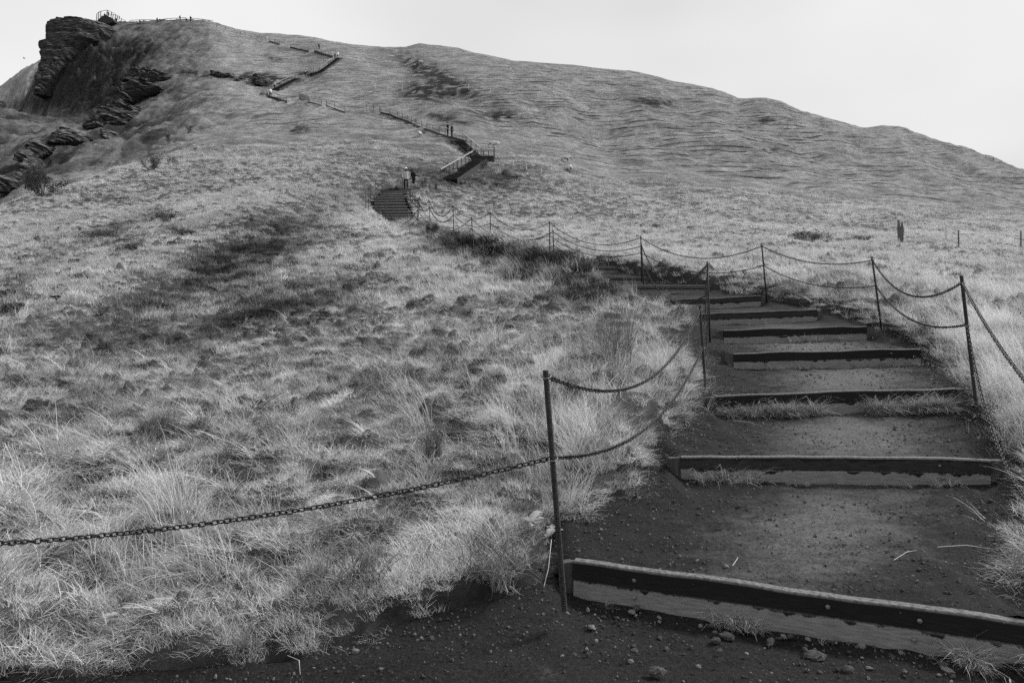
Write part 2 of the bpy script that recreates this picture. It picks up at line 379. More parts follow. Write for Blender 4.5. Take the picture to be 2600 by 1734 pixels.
rock = np.maximum(rock, (YY > 90) * (1 - sstep(UU, 380, 520)) * np.clip(fbm(XX * .09, YY * .09, 4, 90) * 2 - .35, 0, .8))
pale = (YY > 50) * (YY < 80) * np.clip(E(330, 425, 130, 12, -.42) + .8 * E(60, 520, 90, 8, -.12), 0, 1) * np.clip(.6 + 1.6 * fbm(XX * 1.2, YY * .8, 3, 91), 0, 1)
soil = 1 - sstep(PD, -.1, .25)
near_soil = np.clip((1 - sstep(PD, .1, .45)) * .95, 0, 1) * (YY < 40)
stk = fbm(XX * .15, ZS * 3.0 + YY * .04, 4, 201)       # level sheep tracks and turf seams, bare earth and painted shade together
stk2 = fbm(XX * .5, ZS * 1.5 + YY * .05, 3, 205)
seam = np.clip(-(stk + .45 * stk2) * 1.7, -.55, 1) * sstep(YY, 55, 85)
tone *= 1 - .24 * seam
tone = np.clip(tone, .15, 1.6)
nr, nc = XX.shape
idx = np.arange(nr * nc).reshape(nr, nc)
F_ = np.stack([idx[:-1, :-1], idx[:-1, 1:], idx[1:, 1:], idx[1:, :-1]], -1).reshape(-1, 4)
hm = mesh_from('hillside', np.stack([XX, YY, ZN], -1).reshape(-1, 3), F_, smooth=True)
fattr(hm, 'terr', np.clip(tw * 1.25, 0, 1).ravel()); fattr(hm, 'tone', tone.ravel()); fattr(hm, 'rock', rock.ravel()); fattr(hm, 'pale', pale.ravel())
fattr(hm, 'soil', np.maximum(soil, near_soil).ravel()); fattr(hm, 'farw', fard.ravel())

def ground_material():
    m, nt, b = new_mat('hill_grass_ground'); L = nt.links.new
    def at(n): return N(nt, 'ShaderNodeAttribute', attribute_name=n)
    t, rk, pl, so, fw = at('tone'), at('rock'), at('pale'), at('soil'), at('farw')
    geo = N(nt, 'ShaderNodeNewGeometry')
    def noise(sc, det=5, rough=.6, st=(1, 1, 1)):
        mpn = N(nt, 'ShaderNodeMapping'); mpn.inputs['Scale'].default_value = st
        L(geo.outputs['Position'], mpn.inputs[0])
        n = N(nt, 'ShaderNodeTexNoise', inp={'Scale': sc, 'Detail': det, 'Roughness': rough}); L(mpn.outputs[0], n.inputs['Vector']); return n
    def rng(n, a, b_, c, d):
        r = N(nt, 'ShaderNodeMapRange', inp={1: a, 2: b_, 3: c, 4: d}); L(n.outputs[0], r.inputs[0]); return r
    def mul(a, b_, op='MULTIPLY'):
        x = N(nt, 'ShaderNodeMath', operation=op)
        for i, q in enumerate((a, b_)):
            if isinstance(q, (int, float)): x.inputs[i].default_value = q
            else: L(q.outputs[0] if q.type != 'ATTRIBUTE' else q.outputs['Fac'], x.inputs[i])
        return x
    def mix(f, a, b_):
        x = N(nt, 'ShaderNodeMix', data_type='FLOAT')
        for i, q in ((0, f), (2, a), (3, b_)):
            if isinstance(q, (int, float)): x.inputs[i].default_value = q
            else: L(q.outputs[0] if q.type != 'ATTRIBUTE' else q.outputs['Fac'], x.inputs[i])
        return x
    n1 = noise(9, 6, .7); n2 = noise(1.1, 6, .65, (1, 1, 2.5)); n3 = noise(.35, 5, .6)
    g = mul(mul(t, rng(n2, .3, .7, .62, 1.30)), rng(n3, .3, .7, .85, 1.12))
    g = mul(g, rng(n1, .25, .75, .70, 1.25))
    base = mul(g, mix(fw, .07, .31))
    # turf seams of the terraces: bare earth plus painted riser shade, with small drop
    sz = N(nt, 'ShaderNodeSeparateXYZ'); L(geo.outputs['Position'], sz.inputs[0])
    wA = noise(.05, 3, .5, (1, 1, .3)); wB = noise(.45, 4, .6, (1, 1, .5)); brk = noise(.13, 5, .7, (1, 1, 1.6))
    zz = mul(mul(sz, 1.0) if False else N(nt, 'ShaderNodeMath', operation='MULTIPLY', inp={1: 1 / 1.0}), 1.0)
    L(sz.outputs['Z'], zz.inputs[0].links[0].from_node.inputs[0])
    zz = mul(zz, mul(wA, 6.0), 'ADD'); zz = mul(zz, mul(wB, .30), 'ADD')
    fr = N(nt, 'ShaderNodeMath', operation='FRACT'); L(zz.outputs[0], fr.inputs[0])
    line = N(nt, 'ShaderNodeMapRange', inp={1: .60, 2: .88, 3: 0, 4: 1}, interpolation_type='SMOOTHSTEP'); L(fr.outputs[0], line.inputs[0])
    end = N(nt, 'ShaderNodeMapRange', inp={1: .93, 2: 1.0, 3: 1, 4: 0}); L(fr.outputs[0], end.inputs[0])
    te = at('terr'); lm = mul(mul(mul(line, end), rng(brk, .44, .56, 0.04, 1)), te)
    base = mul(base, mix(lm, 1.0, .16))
    nr_ = noise(.8, 8, .7, (1, 1, 2.2))
    rockc = rng(nr_, .3, .7, .012, .060)
    base = mix(rk, base, rockc)
    np_ = noise(1.5, 5, .7, (1, 1, 2))
    base = mix(mul(pl, rng(np_, .42, .58, 0, 1)), base, .42)
    base = mix(so, base, rng(n1, .3, .7, .010, .032))
    cl = N(nt, 'ShaderNodeClamp', inp={1: .012, 2: .6}); L(base.outputs[0], cl.inputs[0]); L(cl.outputs[0], b.inputs['Base Color'])
    b.inputs['Roughness'].default_value = .95; b.inputs['Specular IOR Level'].default_value = .1
    nb = noise(1.8, 8, .75, (.9, .9, 2.2))
    bp = N(nt, 'ShaderNodeBump', inp={'Strength': .9, 'Distance': .35}); hgt = mul(nb, mul(lm, -.9), 'ADD'); L(hgt.outputs[0], bp.inputs['Height'])
    dist = mix(rk, mix(fw, .05, .45), 1.7); L(dist.outputs[0], bp.inputs['Distance'])
    L(bp.outputs[0], b.inputs['Normal'])
    return m
M_GROUND = ground_material()
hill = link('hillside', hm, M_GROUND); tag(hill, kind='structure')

# ------------------------------------------------------------------ wide ground beyond the modelled hillside (reaches the horizon behind and beside the camera)
def wide_ground():
    V = []; F = []; n = 72
    rings = [0, 2.2, 8, 30, 120, 500, 1500]
    for k, r in enumerate(rings):
        for j in range(n):
            q = 2 * math.pi * j / n; V.append((r * math.sin(q), r * math.cos(q), -2.9 - .25 * k))
    for k in range(len(rings) - 1):
        for j in range(n): F.append((k * n + j, (k + 1) * n + j, (k + 1) * n + (j + 1) % n, k * n + (j + 1) % n))
    m = mesh_from('ground', V, F)
    k = len(V)
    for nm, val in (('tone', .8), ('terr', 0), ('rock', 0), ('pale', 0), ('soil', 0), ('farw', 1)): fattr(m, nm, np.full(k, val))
    tag(link('ground', m, M_GROUND), kind='structure')
wide_ground()

# ------------------------------------------------------------------ dirt trail surface
def dirt_material():
    m, nt, b = new_mat('dark_volcanic_dirt'); L = nt.links.new
    geo = N(nt, 'ShaderNodeNewGeometry'); w = N(nt, 'ShaderNodeAttribute', attribute_name='worn')
    def noise(sc, det=6, rough=.65, st=(1, 1, 1)):
        mpn = N(nt, 'ShaderNodeMapping'); mpn.inputs['Scale'].default_value = st
        L(geo.outputs['Position'], mpn.inputs[0]); n = N(nt, 'ShaderNodeTexNoise', inp={'Scale': sc, 'Detail': det, 'Roughness': rough}); L(mpn.outputs[0], n.inputs['Vector']); return n
    n1 = noise(60, 5, .7); n2 = noise(3.2, 7, .7, (.7, 1.6, 1)); n3 = noise(14, 6, .7)
    r1 = N(nt, 'ShaderNodeMapRange', inp={1: .3, 2: .75, 3: .006, 4: .026}); L(n1.outputs[0], r1.inputs[0])
    a = N(nt, 'ShaderNodeMath', operation='MULTIPLY_ADD', inp={1: 1.0}); L(n2.outputs[0], a.inputs[0]); L(w.outputs['Fac'], a.inputs[2])
    a2 = N(nt, 'ShaderNodeMath', operation='MULTIPLY_ADD', inp={1: .55}); L(n3.outputs[0], a2.inputs[0]); L(a.outputs[0], a2.inputs[2])
    r2 = N(nt, 'ShaderNodeMapRange', inp={1: .95, 2: 1.6, 3: 0, 4: 1}); L(a2.outputs[0], r2.inputs[0])
    mxn = N(nt, 'ShaderNodeMix', data_type='FLOAT', inp={3: .105}); L(r2.outputs[0], mxn.inputs[0]); L(r1.outputs[0], mxn.inputs[2])
    n4 = noise(45, 5, .75); r4 = N(nt, 'ShaderNodeMapRange', inp={1: .34, 2: .64, 3: .35, 4: 1.35}); L(n4.outputs[0], r4.inputs[0]); m4 = N(nt, 'ShaderNodeMath', operation='MULTIPLY'); L(mxn.outputs[0], m4.inputs[0]); L(r4.outputs[0], m4.inputs[1]); L(m4.outputs[0], b.inputs['Base Color']); b.inputs['Roughness'].default_value = .9; b.inputs['Specular IOR Level'].default_value = .15
    vo = N(nt, 'ShaderNodeTexVoronoi', inp={'Scale': 130.0}); L(geo.outputs['Position'], vo.inputs['Vector'])
    add = N(nt, 'ShaderNodeMath', operation='ADD'); L(vo.outputs['Distance'], add.inputs[0]); L(n3.outputs[0], add.inputs[1])
    bp = N(nt, 'ShaderNodeBump', inp={'Strength': .6, 'Distance': .010}); L(add.outputs[0], bp.inputs['Height']); L(bp.outputs[0], b.inputs['Normal'])
    return m
M_DIRT = dirt_material()
M_STONE = simple('grey_basalt_stone', .018, .09, 6, .9, bump=.5)
M_STONE2 = simple('pale_grey_stone', .08, .22, 7, .85, bump=.4)
pv, pf, pw = [], [], []
def tread(xr0, y0f, xr1, y1f, z0, z1, ny, nx, worn, i0=None, i1=None):
    b = len(pv)
    for j in range(ny):
        t = j / (ny - 1)
        for i in range(nx):
            s = i / (nx - 1); xa = xr0[0] + (xr0[1] - xr0[0]) * s; xb = xr1[0] + (xr1[1] - xr1[0]) * s
            x = xa + (xb - xa) * t; y = y0f(xa) + (y1f(xb) - y0f(xa)) * t
            xl, xr = path_xlr(y)
            c = (x - xl) / max(.1, xr - xl)
            z = z0(x) + (z1(x) - z0(x)) * (t ** 1.15)
            if i0 is not None: z -= hh_(i0) * .5 * wout(i0, x) * (1 - t) ** 1.6
            if i1 is not None: z += hh_(i1) * .5 * wout(i1, x) * t ** 3
            z += -.02 * math.exp(-((c - .55) / .3) ** 2) + (.10 if i0 is not None else -.12) * min(.8, max(0, -c * (xr - xl) - .05)) + .10 * min(.8, max(0, (c - 1) * (xr - xl) - .05))
            pv.append((x, y, z)); pw.append(worn * math.exp(-((c - .58) / .27) ** 2 - ((t - .5) / .62) ** 2))
    for j in range(ny - 1):
        for i in range(nx - 1):
            a = b + j * nx + i; pf.append((a, a + 1, a + nx + 1, a + nx))
def hh_(i): return HH[i]
def wout(i, x):
    L, R, _ = STEP3[i]; return float(sstep(max(L.x - x, x - R.x), -.01, .12))
def linz(L, R, off):
    def f(x):
        k = (x - L.x) / (R.x - L.x); k = max(-.4, min(1.4, k)); return L.z + (R.z - L.z) * k + off
    return f
def stepy(i, off):
    L, R, _ = STEP3[i]
    def f(x):
        k = (x - L.x) / (R.x - L.x); k = max(-.5, min(1.5, k)); return L.y + (R.y - L.y) * k + off
    return f
def xrng(i):
    L, R, _ = STEP3[i]; ex = .75 + .006 * L.y; return (L.x - ex, R.x + ex)
WORN = [.68, .9, .95, .95, .5, .35, .3] + [.2] * 40
tread((-7, 5), lambda x: 1.9, (-7, 5), stepy(0, .065), lambda x: z1b - .06, linz(STEP3[0][0], STEP3[0][1], -HH[0] - .004), 110, 130, .05, None, 0)
for i in range(len(STEP3) - 1):
    L0, R0, _ = STEP3[i]; L1, R1, _ = STEP3[i + 1]
    ny, nx = (70, 90) if i < 4 else (30, 40) if i < 9 else (10, 14)
    tread(xrng(i), stepy(i, .055), xrng(i + 1), stepy(i + 1, .065), linz(L0, R0, -.012), linz(L1, R1, -HH[i + 1] + .01), ny, nx, WORN[i], i, i + 1)
Lf, Rf, _ = STEP3[-1]
tread(xrng(len(STEP3) - 1), stepy(len(STEP3) - 1, .05), xrng(len(STEP3) - 1), lambda x: 57.5, linz(Lf, Rf, -.01), linz(Lf, Rf, .9), 8, 12, .2)
pv = np.array(pv)
amp = np.clip(.014 + .01 * np.array(0), 0, 1)
pv[:, 2] += .016 * fbm(pv[:, 0] * 4, pv[:, 1] * 4, 4, 71) + .006 * fbm(pv[:, 0] * 20, pv[:, 1] * 20, 2, 72)
pm = mesh_from('dirt_path', pv, np.array(pf), smooth=True); fattr(pm, 'worn', np.array(pw))
path_o = tag(link('dirt_path', pm, M_DIRT), kind='structure')
PG = {}
def path_z(x, y):            # height of the trail surface at a point
    def yl(i):
        L, R, _ = STEP3[i]; k = max(-.5, min(1.5, (x - L.x) / (R.x - L.x))); return L.y + (R.y - L.y) * k
    y0 = yl(0)
    if y < y0: return z1b - .06 + .055 * max(0, (y - 1.9) / (y0 - 1.9)) ** 1.15
    i = 0
    while i + 1 < len(STEP3) and yl(i + 1) <= y: i += 1
    t = (y - yl(i)) / ((yl(i + 1) - yl(i)) if i + 1 < len(ys) else 2)
    zb = zs[i + 1] - HH[i + 1] if i + 1 < len(ys) else zs[i] + .4
    return zs[i] + (zb - zs[i]) * t - .012

# ------------------------------------------------------------------ timber steps
def wood_mat(name, lo, hi, stain, top):
    m, nt, b = new_mat(name); L = nt.links.new
    t = N(nt, 'ShaderNodeTexCoord'); oi = N(nt, 'ShaderNodeObjectInfo')
    hA = N(nt, 'ShaderNodeAttribute', attribute_name='hh'); tA = N(nt, 'ShaderNodeAttribute', attribute_name='upf')
    lA = N(nt, 'ShaderNodeAttribute', attribute_name='ll')
    cx = N(nt, 'ShaderNodeCombineXYZ'); ml = N(nt, 'ShaderNodeMath', operation='MULTIPLY', inp={1: 37.0}); L(oi.outputs['Random'], ml.inputs[0])
    L(lA.outputs['Fac'], cx.inputs[0]); L(hA.outputs['Fac'], cx.inputs[1]); L(ml.outputs[0], cx.inputs[2])
    def noise(sc, st, det=5, rough=.6):
        mpn = N(nt, 'ShaderNodeMapping'); mpn.inputs['Scale'].default_value = st; L(cx.outputs[0], mpn.inputs[0])
        n = N(nt, 'ShaderNodeTexNoise', inp={'Scale': sc, 'Detail': det, 'Roughness': rough}); L(mpn.outputs[0], n.inputs['Vector']); return n
    grain = noise(6, (.6, 2.2, 1)); blot = noise(2.2, (1.3, .10, 1), 4, .55)
    r = N(nt, 'ShaderNodeMapRange', inp={1: .3, 2: .7, 3: lo, 4: hi}); L(grain.outputs[0], r.inputs[0])
    # wet stain with a ragged lower edge, running down from the top of the board
    s = N(nt, 'ShaderNodeMath', operation='ADD'); L(hA.outputs['Fac'], s.inputs[0]); L(blot.outputs[0], s.inputs[1])
    sr = N(nt, 'ShaderNodeMapRange', inp={1: stain, 2: stain + .05, 3: 0, 4: 1}); L(s.outputs[0], sr.inputs[0])
    x1 = N(nt, 'ShaderNodeMix', data_type='FLOAT', inp={3: .012}); L(sr.outputs[0], x1.inputs[0]); L(r.outputs[0], x1.inputs[2])
    dn = N(nt, 'ShaderNodeTexNoise', inp={'Scale': 45.0, 'Detail': 5.0, 'Roughness': .7}); L(t.outputs['Object'], dn.inputs['Vector']); dr = N(nt, 'ShaderNodeMapRange', inp={1: .36, 2: .62, 3: .05, 4: top}); L(dn.outputs[0], dr.inputs[0])  # top faces paler: worn wood with sky reflection painted in
    x2 = N(nt, 'ShaderNodeMix', data_type='FLOAT'); L(tA.outputs['Fac'], x2.inputs[0]); L(x1.outputs[0], x2.inputs[2]); L(dr.outputs[0], x2.inputs[3])
    L(x2.outputs[0], b.inputs['Base Color'])
    b.inputs['Roughness'].default_value = .75; b.inputs['Specular IOR Level'].default_value = .15
    bp = N(nt, 'ShaderNodeBump', inp={'Strength': .35, 'Distance': .004}); L(grain.outputs[0], bp.inputs['Height']); L(bp.outputs[0], b.inputs['Normal'])
    return m
M_WUP = wood_mat('dark_weathered_timber', .012, .045, 1.22, .17)
M_WUP2 = wood_mat('black_wet_timber', .008, .018, 1.1, .17)
M_WLO = wood_mat('grey_brown_timber', .13, .24, 1.42, .2)
M_STAKE = simple('split_stake_wood', .03, .09, 9, .9, bump=.5, stretch=(4, 4, .6))
M_FAR = wood_mat('dark_timber_lit_edge', .010, .03, 1.22, .28)  # light along the far steps' top edge painted as a pale strip
M_BOLT = simple('rusty_bolt_steel', .10, .22, 30, .5, metal=.3)
M_IRON = simple('rusty_dark_iron', .008, .034, 40, .65, metal=.0, bump=.3)
M_CHAIN = simple('black_chain_iron', .004, .022, 60, .5, metal=.0)
def beam_mesh(L, R, h, depth, segs, warp, proud=0.0, seed=0):
    d = R - L; ln = d.length; ax = d / ln; nrm = Vector((-ax.y, ax.x, 0)).normalized()
    if nrm.y < 0: nrm = -nrm
    V = []; hhv = []; upv = []; llv = []; F = []
    rr = random.Random(seed); o1, o2 = rr.uniform(0, 50), rr.uniform(0, 50)
    bev = min(.012, h * .12) if segs > 6 else h * .08
    prof = [(0, -h), (0, -bev), (bev, 0), (depth - bev, 0), (depth, -bev), (depth, -h)]
    for i in range(segs + 1):
        t = i / segs; p = L + ax * (ln * t)
        w1 = float(pn(np.array([t * 3.1 + o1]), np.array([.3]))[0]) * warp; w2 = float(pn(np.array([t * 9 + o2]), np.array([.7]))[0]) * warp * .35
        w3 = float(pn(np.array([t * 2.0 + o2]), np.array([2.7]))[0]) * warp * .6
        for k, (a, z) in enumerate(prof):
            topk = 1 if 1 <= k <= 4 else 0
            V.append(p + nrm * (a - proud + w3) + Vector((0, 0, z + (w1 + w2) * topk)))
            hhv.append(1 + z / h); upv.append(1.0 if (1 if segs <= 6 else 2) <= k <= 3 else 0.0); llv.append(t * ln * 3)
    n = len(prof)
    for i in range(segs):
        for k in range(n):
            F.append((i * n + k, i * n + (k + 1) % n, (i + 1) * n + (k + 1) % n, (i + 1) * n + k))
    F.append(tuple(range(n))); F.append(tuple(segs * n + k for k in reversed(range(n))))
    m = bpy.data.meshes.new('beam'); m.from_pydata([tuple(v) for v in V], [], F); m.update()
    bm = bmesh.new(); bm.from_mesh(m); bmesh.ops.recalc_face_normals(bm, faces=bm.faces); bm.to_mesh(m); bm.free()
    fattr(m, 'hh', hhv); fattr(m, 'upf', upv); fattr(m, 'll', llv)
    return m, ax, nrm
STEP_LABELS = [
 'nearest timber step of two stacked planks, set askew at the bottom right of the trail',
 'second timber step up the trail, grass sprouting under its left half',
 'third timber step up, its foot hidden by a long fringe of grass',
 'fourth timber step up, pale lower plank with two dark wet patches',
 'fifth timber step up, with grass tufts growing in front of its right half',
 'sixth timber step up, lower plank streaked with stains',
 'seventh timber step up, just below the bend by the leaning chain post',
 'eighth timber step, the first one half hidden in grass left of the bend',
 'ninth timber step, thin pale edge seen through tall grass stems',
 'tenth timber step, in the grassy stretch beyond the trail bend',
 'eleventh timber step, in the sunken stretch where the trail runs left',
 'twelfth timber step, in the sunken stretch with dark weeds around it',
 'thirteenth timber step, close under the small far flight',
 'fourteenth timber step, last one before the far flight begins']
for i, (L, R, h) in enumerate(STEP3):
    h = HH[i]; c = (L + R) / 2; near_ = i < 7
    root = empty('wooden_step', c)
    if i < 14: lab = STEP_LABELS[i]
    else:
        k = i - 13
        lab = ['lowest', 'second lowest', 'third', 'fourth', 'fifth', 'sixth', 'seventh', 'eighth', 'ninth', 'tenth', 'eleventh', 'twelfth', 'second highest', 'topmost'][k - 1] + ' dark timber step of the far flight below the two walkers'
    tag(root, lab, 'step', 'timber steps of the trail')
    Lc, Rc = L - c, R - c; segs = 28 if near_ else 6; hu = h * (.5 if i < 14 else .55)
    warp = .016 if near_ else .012
    m, ax, nrm = beam_mesh(Lc, Rc, hu, .075, segs, warp, .006, i)
    link('upper_plank', m, M_FAR if i > 13 else M_WUP2 if i in (0, 2, 3, 4) or i > 10 else M_WUP, root)
    if i < 14:
        m2, _, _ = beam_mesh(Lc - Vector((0, 0, hu + .006)), Rc - Vector((0, 0, hu + .006)), h - hu + .05, .075, segs, .004, 0, i + 50)
        link('lower_plank', m2, M_WLO, root)
    else:
        m2, _, _ = beam_mesh(Lc - Vector((0, 0, hu + .006)), Rc - Vector((0, 0, hu + .006)), h - hu + .08, .075, segs, .004, 0, i + 50)
        link('lower_plank', m2, M_WUP2, root)
    if i < 10:
        for e_, sg in ((Lc, -1), (Rc, 1)):
            sb = MB(); sb.box(e_ + ax * (.052 * sg) + nrm * .05 + Vector((0, 0, -h * .58)), (.10, .09, h * 1.0), None, .012); sb.build('stake', M_STAKE, root)
    if i < 4:
        ln = (Rc - Lc).length
        for (t, dz) in (((.16, -.55), (.16, -1.52), (.60, -.5), (.78, -.55), (.77, -1.52)) if i == 0 else ((.84, -.5), (.85, -1.5), (.17, -1.4))):
            mb = MB(); q = Lc + (Rc - Lc) * t + Vector((0, 0, dz * hu)) - nrm * (.012)
            rot = nrm.to_track_quat('Z', 'Y').to_matrix()
            mb.blob(q, (.013, .013, .007), 10, 6, 0, rot); mb.build('bolt', M_BOLT, root, smooth=True)

# ------------------------------------------------------------------ chain posts
def rod_mesh(top, bot, rad, ribbed):
    mb = MB(); d = bot - top; ln = d.length
    if ribbed:
        n = int(ln / .006); pts = [top + d * (k / n) for k in range(n + 1)]
        rr = [rad * (1.10 if k % 2 else .93) for k in range(n + 1)]
        mb.tube(pts, rr, 8)
    else: mb.tube([top, top + d * .5, bot], rad, 6)
    return mb
POSTS = {}
def post(key, ut, vt, ub, vb, Y, rad, lab, ribbed=False, up=.05, lo=.46, Yb=None):
    a = P(ut, vt, Y); b = P(ub, vb, Yb or Y); dn = (b - a).normalized(); ht = (b - a).length
    foot = a + dn * max(1.12, ht) + dn * .15
    root = empty('chain_post', b); tag(root, lab, 'post', 'thin iron posts carrying the chains')
    mb = rod_mesh(a - b, foot - b, rad, ribbed); mb.build('rod', M_IRON, root, smooth=not ribbed)
    pu, pl = a + dn * up, a + dn * lo
    for q in (pu, pl):
        h = MB(); n = 10 if ribbed else 6; R_ = rad * 1.75
        h.tube([q - b + Vector((math.cos(2 * math.pi * k / n) * R_, math.sin(2 * math.pi * k / n) * R_, .012 * math.sin(2 * math.pi * k / n))) for k in range(n)], .0035 if ribbed else .004, 4, closed=True)
        h.build('hook', M_BOLT if ribbed else M_IRON, root)
    POSTS[key] = (pu, pl)
post('L0', -1500, 1150, -1540, 1640, 3.6, .0145, 'iron chain post standing off to the left of the grassy bank', up=.05, lo=.42)
post('L1', 1385, 940, 1428, 1480, 3.7, .0155, 'tall ribbed iron rod post beside the left end of the nearest timber step', True, .03, .475)
post('L2', 1777, 775, 1792, 992, 8.1, .016, 'leaning iron post at the left edge of the third timber step', True, .05, .50)
post('L3', 1796, 664, 1802, 850, 10.6, .016, 'iron post just behind the leaning one on the left side, chain hanging straight down it', False, .05, .50)
post('L4', 1629, 620, 1633, 700, 17.5, .016, 'iron post at the left edge of the trail where two posts overlap, the lower one')
post('L5', 1404, 585, 1407, 655, 20.5, .017, 'iron post on the left of the trail, close beside a taller one')
post('L6', 1197, 552, 1201, 618, 26, .018, 'iron post on the left side amid dark weeds, second before the far flight')
post('L7', 1060, 531, 1062, 590, 34, .020, 'iron post at the foot of the far flight, in front of its right end')
post('L8', 978, 521, 979, 556, 44, .022, 'iron post standing before the middle of the far flight')
post('L9', 935, 474, 935, 533, 46, .022, 'taller of two iron posts at the left corner of the far flight', up=.05, lo=.9)
post('L9b', 929, 486, 929, 524, 47.5, .020, 'shorter iron post at the outer left corner of the far flight')
post('L10', 940, 468, 941, 498, 49.5, .020, 'iron post behind the left corner post of the far flight')
post('L11', 954, 463, 955, 497, 52, .022, 'iron post at the upper left of the far flight, left of two close ones')
post('L12', 970, 463, 972, 499, 54.5, .022, 'iron post at the upper left of the far flight, right of two close ones')
post('L13', 1009, 459, 1009, 486, 57.5, .022, 'iron post at the head of the far flight beside the walkers')
post('R0', 2736, 1097, 2745, 1650, 3.5, .0145, 'iron chain post beyond the right edge of the nearest step')
post('R1', 2441, 700, 2474, 990, 6.95, .017, 'leaning iron rod post at the right end of the third timber step', True, .07, .50, 6.8)
post('R2', 2214, 652, 2235, 812, 11.2, .017, 'iron post on the right side of the steps, leaning back, second nearest', False, .06, .48)
post('R3', 1934, 619, 1946, 755, 14.3, .017, 'iron post on the right side at the bend above the seventh step')
post('R4', 1627, 599, 1629, 690, 18.6, .017, 'iron post where two posts overlap, the taller one on the far side of the trail')
post('R5', 1395, 561, 1396, 640, 23, .018, 'iron post on the far side of the trail with a shorter post right beside it', up=.06, lo=.5)
post('R6', 1245, 538, 1245, 602, 27.5, .018, 'iron post on the far side of the trail, third from the far flight')
post('R7', 1150, 521, 1152, 582, 31.5, .019, 'iron post on the far side of the trail, right of the flight foot')
post('R8', 1089, 507, 1091, 546, 39, .020, 'iron post right of the far flight, lowest of the cluster there')
post('R9', 1065, 499, 1063, 536, 43, .021, 'iron post right of the far flight, second of the cluster')
post('R10', 1047, 491, 1046, 523, 46.5, .021, 'iron post right of the far flight, third of the cluster')
post('R11', 1041, 480, 1041, 508, 50.5, .021, 'short iron post right of the far flight, just below the walkers')
post('R12', 1031, 482, 1031, 497, 54, .021, 'iron post at the right head of the far flight')

# ------------------------------------------------------------------ chains
def link_mesh(pitch, wire):
    mb = MB(); L = pitch / 2 + wire; W = pitch * .36; pts = []
    for (x, y) in ((-L + W * .8, -W), (L - W * .8, -W), (L - W * .2, -W * .6), (L, 0), (L - W * .2, W * .6), (L - W * .8, W), (-L + W * .8, W), (-L + W * .2, W * .6), (-L, 0), (-L + W * .2, -W * .6)):
        pts.append(Vector((x, y, 0)))
    mb.tube(pts, wire, 3 if wire < .004 else 4, closed=True); return mb
LM = {}
def curve_pts(a, b, sag, n=160):
    return [a.lerp(b, k / n) - Vector((0, 0, 4 * sag * (k / n) * (1 - k / n))) for k in range(n + 1)]
def vmax(pts): return max(HZ - p.z / p.y * FOC for p in pts)
def chain(a, b, lab, sag=None, vlow=None, near=False, pitch=.033, wire=.0044, at=None, flip=None):
    if vlow is not None:
        lo, hi = 0, 1.5
        for _ in range(40):
            s = (lo + hi) / 2
            if vmax([p for p in curve_pts(a, b, s)]) < vlow: lo = s
            else: hi = s
        sag = lo
    if at is not None:                                # sag that passes a given row at a given column
        u0, v0 = at; lo, hi = 0, 2.5
        for _ in range(40):
            s = (lo + hi) / 2; pp = curve_pts(a, b, s)
            q = min(pp, key=lambda p: abs(CX + p.x / p.y * FOC - u0))
            if HZ - q.z / q.y * FOC < v0: lo = s
            else: hi = s
        sag = lo
    if sag is None: sag = .10 * (b - a).length
    pts = curve_pts(a, b, sag); seg = [(pts[i + 1] - pts[i]).length for i in range(len(pts) - 1)]
    tot = sum(seg); n = max(4, int(tot / pitch)); root = empty('chain', a); tag(root, lab, 'chain', 'iron chains strung between the posts')
    cum = [0]
    for s in seg: cum.append(cum[-1] + s)
    def at_(d):
        i = min(len(seg) - 1, max(0, int(np.searchsorted(cum, d)) - 1)); return pts[i].lerp(pts[i + 1], min(1, max(0, (d - cum[i]) / seg[i]))), (pts[i + 1] - pts[i]).normalized()
    rr = random.Random(int(a.x * 1000) + n)
    if near and 'near' not in LM:
        LM['near'] = link_mesh(pitch, wire).mesh('link', True); LM['near'].materials.append(M_CHAIN)
    base = link_mesh(pitch, wire); big = MB()
    for k in range(n):
        p, t = at_((k + .5) * tot / n)
        q = t.to_track_quat('X', 'Z').to_matrix()
        roll = Matrix.Rotation(math.radians(45 + 90 * (k % 2) + rr.uniform(-14, 14)), 3, 'X')
        M3 = q @ roll
        if near:
            o = bpy.data.objects.new('link', LM['near']); COL.objects.link(o); o.parent = root
            o.matrix_local = Matrix.Translation(p - a) @ M3.to_4x4()
        else:
            big.add([M3 @ Vector(v) + (p - a) for v in base.V], base.F)
    if not near: tag(big.build('links', M_CHAIN, root), kind='stuff')
Q = POSTS
chain(Q['L1'][1], P(-1500, 1330, 3.5), 'chain running from the nearest left post across the grass to the left', at=(0, 1380), near=True)
chain(Q['L1'][0], Q['L2'][0], 'upper chain sagging from the top of the nearest left post to the leaning post', vlow=993, near=True)
chain(Q['L1'][1], Q['L2'][1], 'lower chain from the middle of the nearest left post up to the leaning post', at=(1650, 1080), near=True)
chain(Q['R1'][0], Q['R0'][0], 'upper chain dropping from the top of the right post out of the right edge', at=(2544, 888), near=True)
chain(Q['R1'][1], Q['R0'][1], 'lower chain running steeply down from the right post past the second step', at=(2504, 1042), near=True)
chain(Q['R2'][0], Q['R1'][0], 'upper chain between the two nearest right posts, deeply sagging', vlow=754, near=False)
chain(Q['R2'][1], Q['R1'][1], 'lower chain between the two nearest right posts', at=(2340, 822), near=False)
chain(Q['R3'][0], Q['R2'][0], 'upper chain on the right side between the second and third posts', vlow=671)
chain(Q['R3'][1], Q['R2'][1], 'lower chain on the right side between the second and third posts', at=(2090, 727))
chain(Q['L2'][0], Q['L3'][0], 'upper chain hanging in a narrow loop between the leaning post and the one behind', sag=.55)
chain(Q['L2'][1], Q['L3'][1], 'lower chain in a narrow loop between the leaning post and the one behind', sag=.42)
